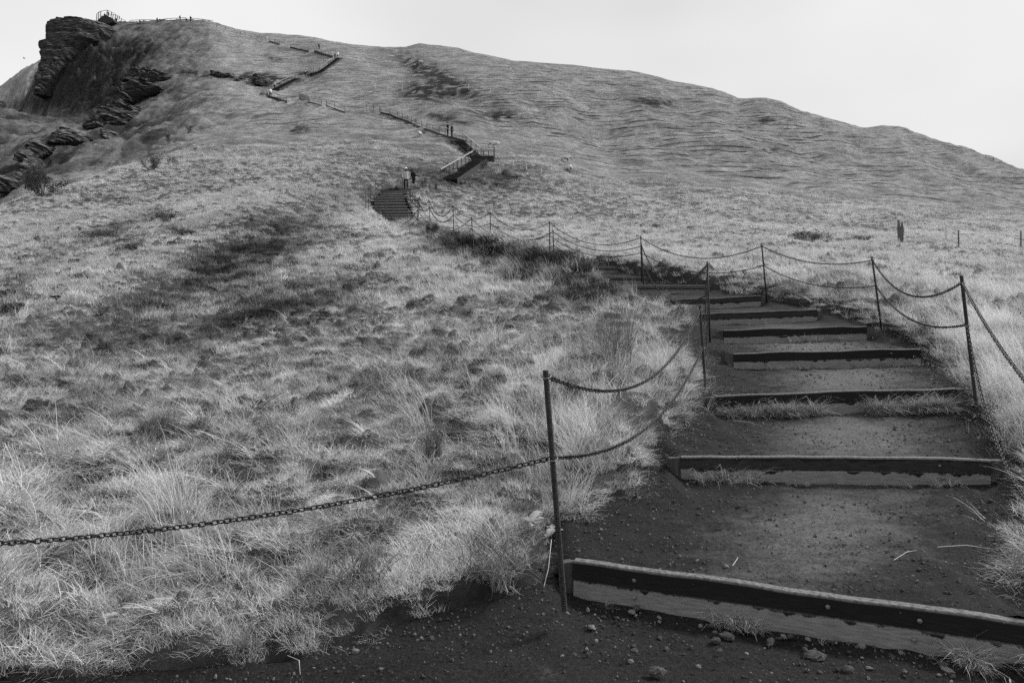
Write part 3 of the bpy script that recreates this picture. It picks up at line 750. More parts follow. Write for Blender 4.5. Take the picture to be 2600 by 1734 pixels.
LK = ['L3', 'L4', 'L5', 'L6', 'L7', 'L8', 'L9', 'L10', 'L11', 'L12', 'L13']
RK = ['R3', 'R4', 'R5', 'R6', 'R7', 'R8', 'R9', 'R10', 'R11', 'R12']
NUM = ['first', 'second', 'third', 'fourth', 'fifth', 'sixth', 'seventh', 'eighth', 'ninth', 'tenth', 'eleventh']
for keys, side in ((LK, 'near side'), (RK, 'far side')):
    for k in range(len(keys) - 1):
        a, b = Q[keys[k]], Q[keys[k + 1]]; Ym = a[0].y
        for w, lv in ((0, 'upper'), (1, 'lower')):
            chain(a[w], b[w], f'{lv} chain of the {NUM[k]} span past the bend, on the {side} of the trail', sag=(.085 if w == 0 else .07) * (b[w] - a[w]).length, pitch=.035 if Ym < 30 else .06, wire=.0048 if Ym < 30 else .0065)

# ------------------------------------------------------------------ grass
def blade_mat(name, k, trans=.3, inst=True):
    m = bpy.data.materials.new(name); m.use_nodes = True; nt = m.node_tree; nt.nodes.clear(); L = nt.links.new
    out = N(nt, 'ShaderNodeOutputMaterial')
    t = N(nt, 'ShaderNodeAttribute', attribute_name='tone', attribute_type='INSTANCER') if inst else None
    bt = N(nt, 'ShaderNodeAttribute', attribute_name='bt')
    a = N(nt, 'ShaderNodeMath', operation='MULTIPLY', inp={1: k}); L(bt.outputs['Fac'], a.inputs[0]); last = a
    if inst:
        x = N(nt, 'ShaderNodeMath', operation='MULTIPLY'); L(a.outputs[0], x.inputs[0]); L(t.outputs['Fac'], x.inputs[1]); last = x
    cl = N(nt, 'ShaderNodeClamp', inp={1: .01, 2: .75}); L(last.outputs[0], cl.inputs[0])
    d = N(nt, 'ShaderNodeBsdfDiffuse'); tr = N(nt, 'ShaderNodeBsdfTranslucent'); L(cl.outputs[0], d.inputs[0]); L(cl.outputs[0], tr.inputs[0])
    mxs = N(nt, 'ShaderNodeMixShader', inp={0: trans}); L(d.outputs[0], mxs.inputs[1]); L(tr.outputs[0], mxs.inputs[2]); L(mxs.outputs[0], out.inputs[0])
    return m
M_BLADE = blade_mat('dry_grass_blade', .67)
M_DARKLEAF = blade_mat('dark_leafy_growth', .27)
def tuft(name, n, rad, ln, wd, lean, curl, spread, seeds=0.0, mat=None, segs=4, seed=0, leafy=False, wind=None):
    """blades rise from a disc, lean towards +X and curl over; returns an unlinked object"""
    r = random.Random(seed); V = []; F = []; bt = []
    for _ in range(n):
        q = r.uniform(0, 6.283); d = rad * math.sqrt(r.random()); x, y, z = d * math.cos(q), d * math.sin(q), -.02
        az = r.gauss(0, spread); l = ln * r.uniform(.55, 1.15); w = wd * r.uniform(.6, 1.3)
        el = math.pi / 2 - abs(r.gauss(lean, .25)); el = max(.12, el); cu = curl * r.uniform(.4, 1.5)
        tone_ = r.uniform(.50, 1.16) * (1.25 if r.random() < .15 else 1)
        face = r.uniform(0, 6.283)
        side = Vector((math.cos(face), math.sin(face), r.uniform(-.3, .3)))
        p = Vector((x, y, z)); b0 = len(V)
        for k in range(segs + 1):
            t = k / segs; ww = w * (1 - t) ** .6 * .5 if k < segs else w * .06
            V.append(p - side * ww); V.append(p + side * ww); bt += [tone_, tone_]
            e = el - cu * t; az2 = az + (r.uniform(-.25, .25) if not leafy else r.uniform(-.9, .9))
            p = p + Vector((math.cos(e) * math.cos(az2), math.cos(e) * math.sin(az2), math.sin(e))) * (l / segs)
            if p.z < .01 and k > 0: p.z = .01 + .02 * r.random()
        for k in range(segs): F.append((b0 + 2 * k, b0 + 2 * k + 1, b0 + 2 * k + 3, b0 + 2 * k + 2))
        if r.random() < seeds:
            tp = V[-1]; b1 = len(V); hl = ln * .10; dr = Vector((math.cos(az) * .8, math.sin(az) * .8, -.3)).normalized(); sd_ = dr.cross(Vector((0, 0, 1))).normalized()
            V += [tp, tp + dr * hl * .4 + sd_ * wd * .55, tp + dr * hl, tp + dr * hl * .4 - sd_ * wd * .55]; F.append((b1, b1 + 1, b1 + 2, b1 + 3)); bt += [1.15] * 4
    m = bpy.data.meshes.new(name); m.from_pydata([tuple(v) for v in V], [], F); m.update(); fattr(m, 'bt', bt)
    m.materials.append(mat or M_BLADE)
    return bpy.data.objects.new(name, m)
GC = bpy.data.collections.new('grass_kinds')
KINDS = [
 tuft('k00', 60, .10, .13, .0045, .55, .7, 1.8, segs=3, seed=1),                  # 0 short lawn-like
 tuft('k01', 60, .12, .16, .0045, .9, .8, 1.5, segs=3, seed=2),                   # 1 short, combed
 tuft('k02', 62, .12, .24, .0048, 1.1, 1.1, .8, seeds=.03, segs=4, seed=3),       # 2 long lying
 tuft('k03', 62, .15, .28, .0048, 1.3, .6, 1.5, seeds=.03, segs=4, seed=4),      # 3 long matted
 tuft('k04', 50, .09, .30, .0044, .45, .9, 1.3, seeds=.15, segs=4, seed=5),       # 4 upright, some seed heads
 tuft('k05', 36, .10, .50, .0040, .35, 1.0, .7, seeds=.45, segs=5, seed=6),        # 5 tall stems with heads
 tuft('k06', 60, .12, .17, .016, .5, .8, 2.5, mat=M_DARKLEAF, segs=2, seed=7, leafy=True),  # 6 leafy herbs
 tuft('k07', 44, .20, .22, .013, .9, .9, 1.2, segs=2, seed=8),                    # 7 mid distance
 tuft('k08', 44, .22, .26, .013, .6, .8, 1.6, segs=2, seed=9),                    # 8 mid distance upright
 tuft('k09', 44, .20, .20, .024, .6, .8, 2.5, mat=M_DARKLEAF, segs=2, seed=10, leafy=True), # 9 mid herbs
 tuft('k10', 26, .40, .24, .030, .9, .8, 1.0, segs=1, seed=11),                   # 10 far
 tuft('k11', 26, .40, .24, .030, .5, .8, 2.5, mat=M_DARKLEAF, segs=1, seed=12),   # 11 far dark
 tuft('k12', 60, .07, .30, .0046, .55, 1.2, 3.14, segs=4, seed=13),               # 12 radial tussock
 tuft('k14', 14, .06, .52, .0075, .75, 1.3, .7, segs=6, seed=15),                 # 14 broad pale arching blades
 tuft('k13', 26, .05, .34, .0058, .55, 1.5, 1.2, segs=4, seed=14),                 # 13 coarse sprig at the foot of a step
]
for o in KINDS: GC.objects.link(o)
def scatter(name, pts_, rot, scl, idx, tn):
    m = bpy.data.meshes.new(name); m.vertices.add(len(pts_)); m.vertices.foreach_set('co', np.asarray(pts_, dtype=np.float32).ravel())
    a = m.attributes.new('rot', 'FLOAT_VECTOR', 'POINT'); a.data.foreach_set('vector', np.asarray(rot, dtype=np.float32).ravel())
    a = m.attributes.new('scl', 'FLOAT_VECTOR', 'POINT'); a.data.foreach_set('vector', np.asarray(scl, dtype=np.float32).ravel())
    a = m.attributes.new('idx', 'INT', 'POINT'); a.data.foreach_set('value', np.asarray(idx, dtype=np.int32))
    fattr(m, 'tone', tn); m.update()
    return m
def gn_instancer(coll, gname):
    ng = bpy.data.node_groups.new(gname, 'GeometryNodeTree')
    ng.interface.new_socket('Geometry', in_out='INPUT', socket_type='NodeSocketGeometry'); ng.interface.new_socket('Geometry', in_out='OUTPUT', socket_type='NodeSocketGeometry')
    gi = ng.nodes.new('NodeGroupInput'); go = ng.nodes.new('NodeGroupOutput')
    mp_ = ng.nodes.new('GeometryNodeMeshToPoints'); ip = ng.nodes.new('GeometryNodeInstanceOnPoints')
    ci = ng.nodes.new('GeometryNodeCollectionInfo'); ci.inputs[0].default_value = coll; ci.inputs['Separate Children'].default_value = True; ci.inputs['Reset Children'].default_value = True
    def na(nm, dt):
        x = ng.nodes.new('GeometryNodeInputNamedAttribute'); x.data_type = dt; x.inputs[0].default_value = nm; return x.outputs[0]
    er = ng.nodes.new('FunctionNodeEulerToRotation'); ng.links.new(na('rot', 'FLOAT_VECTOR'), er.inputs[0])
    ng.links.new(gi.outputs[0], mp_.inputs[0]); ng.links.new(mp_.outputs[0], ip.inputs['Points']); ng.links.new(ci.outputs[0], ip.inputs['Instance'])
    ip.inputs['Pick Instance'].default_value = True
    ng.links.new(na('idx', 'INT'), ip.inputs['Instance Index']); ng.links.new(er.outputs[0], ip.inputs['Rotation']); ng.links.new(na('scl', 'FLOAT_VECTOR'), ip.inputs['Scale'])
    ng.links.new(ip.outputs[0], go.inputs[0])
    return ng
NG_GRASS = gn_instancer(GC, 'grass_instancer')
def field(name, arr2d, x, y): return bilin(GA, GY, arr2d, x / y, y)
TALL = (1 + .45 * fbm(XX * .35, YY * .35, 3, 81))
DARKF = np.clip(dark, 0, 1) * (YY < 75)
BRT = (E(2530, 950, 140, 220, .4) + E(1470, 1110, 140, 130) + .25 * E(1640, 840, 110, 130) + .6 * E(2200, 700, 250, 60) + .5 * E(1250, 1480, 150, 80, -.8) * 0)
P_, R_, S_, I_, T_ = [], [], [], [], []
def sow(y0, y1, dens, amax, chooser, minscl=.8):
    # uniform over ground area: y with pdf ~ y
    area = amax * (y1 * y1 - y0 * y0); n = int(area * dens)
    y = np.sqrt(RNG.uniform(y0 * y0, y1 * y1, n)); x = RNG.uniform(-amax, amax, n) * y
    pd = path_d(x, y); keep = pd > -.10
    # nothing where the growth would be out of the frame above or far outside
    x, y, pd = x[keep], y[keep], pd[keep]; z = ground_z(x, y)
    vv = HZ - z / y * FOC; keep = (vv < 1900)
    x, y, z, pd = x[keep], y[keep], z[keep], pd[keep]
    chooser(x, y, z, pd)
def emit(x, y, z, ang, sc, idx, tn, squash=None, tilt=None):
    n = len(x)
    P_.append(np.stack([x, y, z], 1)); t = tilt if tilt is not None else RNG.uniform(-.12, .12, n)
    R_.append(np.stack([t, RNG.uniform(-.12, .12, n), ang], 1))
    q = squash if squash is not None else RNG.uniform(.8, 1.2, n)
    S_.append(np.stack([sc, sc, sc * q], 1)); I_.append(idx); T_.append(tn)
def flow(x, y):
    return 2.6 + 2.2 * fbm(x * .55, y * .55, 3, 95) + 1.2 * fbm(x * .12, y * .12, 2, 96)
def pick(n, kinds, w):
    w = np.asarray(w, float); return RNG.choice(kinds, n, p=w / w.sum())
def near_choose(x, y, z, pd):
    n = len(x); tn = field('t', tone, x, y) * RNG.uniform(.62, 1.25, n); dk = field('d', DARKF, x, y); br = field('b', BRT, x, y); tl = field('h', TALL, x, y)
    ang = flow(x, y) + RNG.normal(0, .7, n)
    patch = fbm(x * 1.4, y * 1.4, 3, 97)
    idx = np.where(patch > .12, pick(n, [2, 3], [1, 1]), np.where(patch < -.22, pick(n, [0, 1], [1, 1]), pick(n, [1, 2, 3, 4], [2.2, 1, 1.2, .4])))
    sc = tl * RNG.uniform(.55, .94, n)
    # trodden verge in the lower left: short
    u = CX + x / y * FOC; v = HZ - z / y * FOC
    verge = (y < 4.9) & (pd < .95) & (x < .45)
    idx = np.where(verge, pick(n, [0, 1], [1, 1]), idx); sc = np.where(verge, .40 + .55 * np.clip(pd, 0, 1), sc)
    # tall pale fringe along the steps
    fr = (RNG.random(n) < np.clip(br * 1.1, 0, .9)) & ~verge
    idx = np.where(fr, pick(n, [4, 5, 2], [1.3, .8, 1]), idx); sc = np.where(fr, sc * 1.08, sc); tn = np.where(fr, tn * 1.1, tn)
    # herbs in the dark bands
    hb = RNG.random(n) < np.maximum(dk * .65, .035)
    idx = np.where(hb, 6, idx)
    gap = (patch < -.05) & (RNG.random(n) < .25)
    wide = (RNG.random(n) < .022) & ~verge; idx = np.where(wide, 14, idx); tn = np.where(wide, tn * 1.15, tn)
    stem = (RNG.random(n) < .012) & ~verge; idx = np.where(stem, 5, idx)
    tus = (RNG.random(n) < .016)
    idx = np.where(tus, 12, idx); tn = np.where(tus, tn * .55, tn); sc = np.where(tus, 1.3, sc)
    edge = (pd < .35) & ~verge
    side = np.where(x > (path_xlr(y)[0] + path_xlr(y)[1]) / 2, math.pi, 0.0)     # hang over the trail
    ang = np.where(edge, side + RNG.normal(0, .8, n), ang)
    x, y, z, ang, sc, idx, tn = (q[~gap] for q in (x, y, z, ang, sc, idx, tn))
    emit(x, y, z, ang, sc, idx, tn)
sow(2.3, 5.5, 300, .92, near_choose)
sow(5.5, 10, 180, 1.0, near_choose)
sow(10, 16, 90, 1.0, near_choose)
def mid_choose(x, y, z, pd):
    n = len(x); tn = field('t', tone, x, y) * RNG.uniform(.78, 1.25, n); dk = field('d', DARKF, x, y)
    idx = pick(n, [7, 8], [1.4, 1]); hb = RNG.random(n) < dk * .6; idx = np.where(hb, 9, idx)
    xl_, xr_ = path_xlr(y); bankw = (xl_ - x > -.1) & (xl_ - x < 1.6) & (y > 15) & (y < 43)
    sc = field('h', TALL, x, y) * RNG.uniform(.7, 1.1, n) * (.8 + .008 * y) * np.where(bankw, 1.45, 1)
    tn = np.where(bankw, tn * RNG.uniform(.35, 1.05, n), tn)
    emit(x, y, z, flow(x, y) + RNG.normal(0, .5, n), sc, idx, tn)
sow(15, 28, 42, .98, mid_choose)
sow(26, 50, 17, .96, mid_choose)
sow(46, 80, 6, .94, mid_choose)
def far_choose(x, y, z, pd):
    n = len(x); tn = field('t', tone, x, y) * RNG.uniform(.8, 1.2, n); rk = field('r', rock, x, y)
    keep = (RNG.random(n) > rk * 1.1)
    idx = np.where((tn < .5), 11, 10)
    emit(x[keep], y[keep], z[keep] - .05, RNG.uniform(0, 6.28, keep.sum()), (RNG.uniform(.45, .8, n) * (.7 + .002 * y))[keep], idx[keep], (tn * .95)[keep], squash=RNG.uniform(.6, 1.1, keep.sum()))
sow(78, 215, .95, .80, far_choose)
# sprigs and tufts in front of the timber faces
def step_fringe(i, t0, t1, n, scmin, scmax, kinds=(13,)):
    L, R, _ = STEP3[i]; h = HH[i]
    t = RNG.uniform(t0, t1, n * 3); t = t[pn(t * 7.0 + i * 3.3, t * 0 + .5) > -.02][:n]; n = len(t); x = L.x + (R.x - L.x) * t; y = L.y + (R.y - L.y) * t - RNG.uniform(.01, .09, n); z = L.z + (R.z - L.z) * t - h - .01
    emit(x, y, z, -math.pi / 2 + RNG.normal(0, .9, n), RNG.uniform(scmin, scmax, n), pick(n, list(kinds), [1] * len(kinds)), RNG.uniform(.30, .72, n))
step_fringe(2, 0.0, .98, 170, .5, 1.05); step_fringe(2, .5, 1.0, 60, .6, 1.2)
step_fringe(1, .04, .30, 12, .5, .95); step_fringe(1, .3, .95, 16, .16, .45); step_fringe(1, .9, 1.02, 8, .4, .7)
step_fringe(0, .02, .09, 8, .2, .35); step_fringe(0, .34, .46, 18, .3, .6); step_fringe(0, .5, .9, 10, .1, .3); step_fringe(0, .84, 1.0, 40, .4, .75)
step_fringe(3, .02, .55, 60, .16, .36); step_fringe(3, .62, 1.0, 18, .3, .6); step_fringe(4, .45, 1.0, 40, .4, .75); step_fringe(5, .0, 1, 18, .12, .3)
gm = scatter('grass', np.concatenate(P_), np.concatenate(R_), np.concatenate(S_), np.concatenate(I_), np.concatenate(T_))
grass = link('grass', gm); md = grass.modifiers.new('instances', 'NODES'); md.node_group = NG_GRASS
tag(grass, 'windswept dry grass covering the hillside', 'grass', kind='stuff')
print('grass instances', len(gm.vertices))

# ------------------------------------------------------------------ hazy hill beyond the cliff
def far_hill():
    ua = np.linspace(-700, 330, 150); yy = np.concatenate([np.linspace(255, 330, 70), np.linspace(335, 420, 12)])
    U2, Y2 = np.meshgrid(ua, yy); X2 = (U2 - CX) / FOC * Y2
    crest = np.interp(U2, [-700, -300, -100, 0, 40, 60, 122, 150, 200, 330], [520, 380, 290, 221, 190, 176, 142, 128, 112, 105])
    tcr = (HZ - crest) / FOC; tb = (HZ - 420) / FOC
    k = sstep(Y2, 250, 325); t = tb + (tcr - tb) * k
    t = np.where(Y2 > 325, tcr - (Y2 - 325) * .0022, t)
    rib = 1 - np.abs(fbm(X2 * .06 + Y2 * .02, Y2 * .015, 4, 15)) * 2
    Z2 = t * Y2 + 6 * (rib - .5) * (1 - sstep(Y2, 300, 326)) + .9 * fbm(X2 * .3, Y2 * .3, 4, 16)
    n0, n1 = X2.shape; ix = np.arange(n0 * n1).reshape(n0, n1)
    F = np.stack([ix[:-1, :-1], ix[:-1, 1:], ix[1:, 1:], ix[1:, :-1]], -1).reshape(-1, 4)
    m = mesh_from('far_hill', np.stack([X2, Y2, Z2], -1).reshape(-1, 3), F, True); kk = n0 * n1
    fattr(m, 'tone', .80 + .25 * fbm(X2 * .08, Y2 * .08, 4, 17).ravel()); fattr(m, 'rock', np.clip(fbm(X2 * .05, Y2 * .05, 4, 18).ravel() * 1.5 - .2, 0, .6))
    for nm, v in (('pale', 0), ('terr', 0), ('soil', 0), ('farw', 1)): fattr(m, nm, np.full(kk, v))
    tag(link('far_hill', m, M_GROUND), kind='structure')
far_hill()

# ------------------------------------------------------------------ rock
def rock_material():
    m, nt, b = new_mat('dark_layered_rock'); L = nt.links.new
    geo = N(nt, 'ShaderNodeNewGeometry'); mpn = N(nt, 'ShaderNodeMapping'); mpn.inputs['Scale'].default_value = (.45, .45, .9); L(geo.outputs['Position'], mpn.inputs[0])
    n = N(nt, 'ShaderNodeTexNoise', inp={'Scale': 1.0, 'Detail': 9.0, 'Roughness': .7}); L(mpn.outputs[0], n.inputs['Vector'])
    r = N(nt, 'ShaderNodeMapRange', inp={1: .3, 2: .72, 3: .014, 4: .070}); L(n.outputs[0], r.inputs[0])
    sp = N(nt, 'ShaderNodeSeparateXYZ'); L(geo.outputs['Normal'], sp.inputs[0])
    n2 = N(nt, 'ShaderNodeTexNoise', inp={'Scale': 1.4, 'Detail': 6.0}); L(geo.outputs['Position'], n2.inputs['Vector'])
    ad = N(nt, 'ShaderNodeMath', operation='MULTIPLY_ADD', inp={1: .7}); L(n2.outputs[0], ad.inputs[0]); L(sp.outputs[2], ad.inputs[2])
    mr_ = N(nt, 'ShaderNodeMapRange', inp={1: 1.0, 2: 1.25, 3: 0, 4: 1}); L(ad.outputs[0], mr_.inputs[0])    # turf grows on the ledges that face up
    r3 = N(nt, 'ShaderNodeMapRange', inp={1: .3, 2: .7, 3: .10, 4: .22}); L(n.outputs[0], r3.inputs[0])
    x = N(nt, 'ShaderNodeMix', data_type='FLOAT'); L(mr_.outputs[0], x.inputs[0]); L(r.outputs[0], x.inputs[2]); L(r3.outputs[0], x.inputs[3])
    L(x.outputs[0], b.inputs['Base Color']); b.inputs['Roughness'].default_value = .95; b.inputs['Specular IOR Level'].default_value = .1
    bp = N(nt, 'ShaderNodeBump', inp={'Strength': .9, 'Distance': .6}); L(n.outputs[0], bp.inputs['Height']); L(bp.outputs[0], b.inputs['Normal'])
    return m
M_ROCK = rock_material()
def outcrop(rows, Yt, Yb, depth, lab, seed, amp=.5, nr=44, nc=60, over=0.0, name='rock_outcrop', back=None):
    if back is None: back = .5 if depth > 5 else .05
    """rows: (v, u_left, u_right) from the top down; a rock mass lofted through them, bulging towards the valley, with bedding ledges"""
    rows = sorted(rows); v0, v1 = rows[0][0], rows[-1][0]; V = []
    vs_ = [r[0] for r in rows]; ul = [r[1] for r in rows]; ur = [r[2] for r in rows]
    px = Yt / FOC
    for i in range(nr):
        s = i / (nr - 1); v = v0 + (v1 - v0) * s; a, b = float(np.interp(v, vs_, ul)), float(np.interp(v, vs_, ur)); Y = Yt + (Yb - Yt) * s + depth * back
        led = float(pn(np.array([s * (v1 - v0) * px * .9 + seed]), np.array([.5]))[0])
        cxm = (a + b) / 2; hw = (b - a) / 2 * (1 - .0) * Y / FOC; z = (HZ - v) * Y / FOC
        for j in range(nc):
            q = 2 * math.pi * j / nc; cs, sn = math.cos(q), math.sin(q)
            e = .75 if depth > 5 else 1.25; px_ = math.copysign(abs(cs) ** e, cs) * hw; py_ = -math.copysign(abs(sn) ** e, sn) * depth * (1 if sn > 0 else .6)
            X = (cxm - CX) / FOC * Y + px_; Yq = Y + py_
            nz_ = float(fbm(np.array([X * .35 + seed]), np.array([z * .42 + Yq * .3]), 4, seed)[0]); nv = float(fbm(np.array([X * 1.1]), np.array([z * 1.3 + Yq]), 3, seed + 3)[0])
            lf = (s * (5 if depth > 5 else 3) + .35 * nz_ + seed * .37) % 1.0; k = amp * (.75 * (.5 - lf) * (1 if sn > 0 else .3) + nz_ * 1.1 + led * .6 + nv * .7) + over * (1 - s) * .6
            V.append((X + cs * k * .6, Yq - sn * k, z + (.25 * nz_ * amp)))
    F = []
    for i in range(nr - 1):
        for j in range(nc):
            F.append((i * nc + j, (i + 1) * nc + j, (i + 1) * nc + (j + 1) % nc, i * nc + (j + 1) % nc))
    c = len(V); top = np.mean(np.array(V[:nc]), 0); V.append((top[0], top[1], top[2] + .3 * amp))
    for j in range(nc): F.append((j, (j + 1) % nc, c))
    c2 = len(V); V.append(tuple(np.mean(np.array(V[(nr - 1) * nc:nr * nc]), 0)))
    for j in range(nc): F.append(((nr - 1) * nc + (j + 1) % nc, (nr - 1) * nc + j, c2))
    m = bpy.data.meshes.new(name); m.from_pydata([tuple(map(float, v)) for v in V], [], F); m.update()
    bm = bmesh.new(); bm.from_mesh(m); bmesh.ops.recalc_face_normals(bm, faces=bm.faces); bm.to_mesh(m); bm.free()
    tag(link(name, m, M_ROCK), lab, 'rock', 'rock outcrops of the headland')
outcrop([(78, 158, 285), (83, 146, 305), (94, 141, 312), (112, 144, 305), (127, 146, 290), (131, 131, 278), (138, 127, 265), (150, 133, 250), (172, 139, 228), (200, 139, 205), (225, 135, 185), (262, 130, 165)],
        194, 184, 9, 'big dark overhanging cliff head at the far left of the summit', 3, .5, 70, 110, .35, 'cliff')
outcrop([(222, 345, 405), (226, 325, 408), (232, 312, 400), (245, 308, 372), (256, 318, 350), (264, 328, 342)], 150, 147, 4, 'black wedge shaped overhang in the middle of the hollow', 4, .7, 20, 40, 1.2)
outcrop([(180, 345, 400), (186, 325, 425), (196, 312, 446), (205, 312, 440), (214, 320, 400)], 164, 160, 3, 'dark rock band just above the black overhang', 5, .8)
outcrop([(274, 285, 360), (282, 265, 362), (300, 250, 355), (320, 235, 335), (338, 226, 300)], 138, 132, 4, 'hump backed crag with a dark left flank in the hollow', 6, .8)
outcrop([(333, 165, 205), (342, 145, 222), (352, 138, 226), (362, 130, 222), (372, 132, 180)], 122, 118, 3, 'stack of thin rock ledges left of the hump backed crag', 7, .5)
outcrop([(335, 264, 285), (342, 261, 300), (352, 262, 295), (357, 266, 314), (370, 266, 312)], 124, 121, 2, 'two squared blocks right below the hump backed crag', 8, .4)
outcrop([(256, -12, 4), (262, -20, 8), (274, -20, 11), (284, -20, 11)], 150, 148, 3, 'small rock knob cut by the left edge of the picture', 9, .5)
outcrop([(404, 88, 102), (420, 78, 100), (440, 68, 92), (462, 62, 84)], 100, 96, 2.5, 'narrow dark rib of rock running down behind the large bush', 10, .5)
outcrop([(452, -20, 30), (460, -20, 46), (474, -20, 40), (488, -20, 20)], 92, 90, 3, 'dark undercut bank at the left edge behind the bush', 11, .5, over=.8)
outcrop([(189, 540, 560), (196, 536, 600), (205, 560, 648), (214, 585, 650), (222, 600, 640)], 158, 154, 2.5, 'long dark broken rock band left of the zigzag stairs', 12, .7)
outcrop([(196, 650, 670), (202, 644, 682), (212, 643, 682), (222, 650, 678)], 152, 149, 2.5, 'rounded black rock right beside the foot of the upper stairs', 13, .5)
outcrop([(375, 96, 128), (388, 80, 112), (400, 62, 96), (412, 50, 70)], 108, 103, 2.5, 'dark gully wall slanting down behind the large bush', 18, .5, over=.6)

# ------------------------------------------------------------------ upper stairs and rails
M_DARKW = simple('dark_stained_wood', .012, .035, 3, .8)
M_RAIL = simple('pale_weathered_rail', .24, .38, 3, .7)
M_GPOST = simple('grey_rail_post', .045, .10, 3, .7)
def path3(pp, lift=0): return [hit(u, v) + Vector((0, 0, lift)) for u, v in pp]
def rail_run(pp, lab, grp='railings of the zigzag trail', rail=M_RAIL, step=2.3, hgt=1.05, name='railing', thick=.075, kerb=None, sunk=0):
    g = path3(pp); c = g[0].copy(); root = empty(name, c); tag(root, lab, 'railing', grp)
    tops = []
    for a, b in zip(g[:-1], g[1:]):
        n = max(1, round((b - a).length / step))
        for k in range(n): tops.append(a.lerp(b, k / n))
    tops.append(g[-1])
    for p in tops: p.z = max(p.z, float(ground_z(p.x, p.y)) - .05)
    # smooth the rail line
    zz = [p.z + hgt for p in tops]; zz = [zz[0]] + [(zz[i - 1] + zz[i] * 2 + zz[i + 1]) / 4 for i in range(1, len(zz) - 1)] + [zz[-1]] if len(zz) > 2 else zz
    tp = [Vector((p.x, p.y, z)) for p, z in zip(tops, zz)]
    mb = MB()
    for a, b in zip(tp[:-1], tp[1:]): mb.beam(a - c, b - c, thick, thick * .8)
    mb.build('rail', rail, root)
    mb = MB()
    for a, b in zip(tp[:-1], tp[1:]): mb.beam(a - c - Vector((0, 0, hgt * .48)), b - c - Vector((0, 0, hgt * .48)), .05, .05)
    mb.build('middle_rail', M_GPOST, root)
    for p, t in zip(tops, tp):
        mb = MB(); mb.beam(p - c - Vector((0, 0, .4)), t - c, .07, .07); mb.build('post', M_GPOST, root)
    if kerb:
        mb = MB()
        for a, b in zip(tops[:-1], tops[1:]): mb.beam(a - c + Vector((0, -.3, .02)), b - c + Vector((0, -.3, .02)), .12, kerb)
        mb.build('kerb_board', M_DARKW, root)
    return root
def stair_run(pp, lab, width=1.5, lift=.25, railside=-1, name='staircase', rail_h=1.0, skirt=.9, side_rail=True):
    g = path3(pp, lift); c = g[0].copy(); root = empty(name, c); tag(root, lab, 'stairs', 'stairs of the zigzag trail')
    ln = sum((b - a).length for a, b in zip(g[:-1], g[1:]))
    d = (g[-1] - g[0]); hd = Vector((d.x, d.y, 0)).normalized(); sd_ = Vector((-hd.y, hd.x, 0))
    for a, b in zip(g[:-1], g[1:]):
        n = max(2, round((b - a).length / .55))
        q = Vector((b.x - a.x, b.y - a.y, 0)).to_track_quat('X', 'Z').to_matrix()
        for k in range(n):
            p = a.lerp(b, (k + .5) / n) - c; mb = MB(); mb.box(p, (.34, width, .07), q); mb.build('tread', M_DARKW, root)
            mb = MB(); mb.box(p + Vector((0, 0, -.12)) + hd * .17, (.03, width - .06, .2), q); mb.build('riser', M_DARKW, root)
    for s in (-1, 1):
        mb = MB()
        for a, b in zip(g[:-1], g[1:]):
            o = sd_ * (s * (width / 2 + .04)); mb.beam(a - c + o - Vector((0, 0, skirt / 2 - .06)), b - c + o - Vector((0, 0, skirt / 2 - .06)), .06, skirt)
        mb.build('stringer', M_DARKW, root)
    for s in ((-1, 1) if side_rail else (railside,)):
        o = sd_ * (s * (width / 2 + .02)); mb = MB()
        for a, b in zip(g[:-1], g[1:]): mb.beam(a - c + o + Vector((0, 0, rail_h)), b - c + o + Vector((0, 0, rail_h)), .08, .07)
        mb.build('handrail', M_RAIL, root)
        for a, b in zip(g[:-1], g[1:]):
            n = max(1, round((b - a).length / 1.8))
            for k in range(n + 1):
                p = a.lerp(b, k / n) - c + o; mb = MB(); mb.beam(p - Vector((0, 0, .3)), p + Vector((0, 0, rail_h)), .065, .065); mb.build('post', M_GPOST, root)
    return root
stair_run([(1140, 463), (1180, 436), (1218, 412)], 'lower dark flight climbing right towards the sharp corner, with pale handrail', lift=.2, side_rail=False, railside=1)
stair_run([(1205, 402), (1180, 380), (1160, 362)], 'steep dark flight rising left from the sharp corner to the two dark figures', lift=.2, side_rail=False, railside=-1)
stair_run([(700, 231), (730, 215), (757, 203)], 'far flight with pale handrail below the walker with a light pack', lift=.2, side_rail=False, railside=1)
stair_run([(787, 193), (818, 183), (840, 167), (863, 150)], 'far upper flight curving up right to the turn near the ridge', lift=.2, side_rail=False, railside=1)
def corner_platform():
    c = hit(1226, 408); root = empty('stair_landing', c); tag(root, 'landing at the sharp corner of the stairs, fenced with tall posts', 'landing')
    mb = MB(); mb.box((0, 0, .22), (2.6, 2.2, .12)); mb.build('deck', M_DARKW, root)
    mb = MB(); mb.box((0, -1.0, -.3), (2.4, .1, 1.0)); mb.box((1.2, 0, -.3), (.1, 2.0, 1.0)); mb.build('skirt_board', M_DARKW, root)
    ring = [(-1.25, 1.05), (-.6, 1.05), (0, 1.05), (.6, 1.05), (1.25, 1.05), (1.25, .5), (1.25, 0), (1.25, -.5), (1.25, -1.05)]
    for x, y in ring:
        mb = MB(); mb.beam((x, y, -.5), (x, y, 1.35), .09, .09); mb.build('post', M_GPOST, root)
    mb = MB(); mb.beam((-1.3, 1.05, 1.38), (1.3, 1.05, 1.38), .1, .08); mb.beam((1.25, 1.0, 1.38), (1.25, -1.1, 1.38), .1, .08); mb.build('handrail', M_RAIL, root)
corner_platform()
rail_run([(1183, 362), (1146, 352), (1115, 343), (1084, 333), (1058, 323)], 'pale railing behind the two dark figures above the sharp corner', kerb=.22)
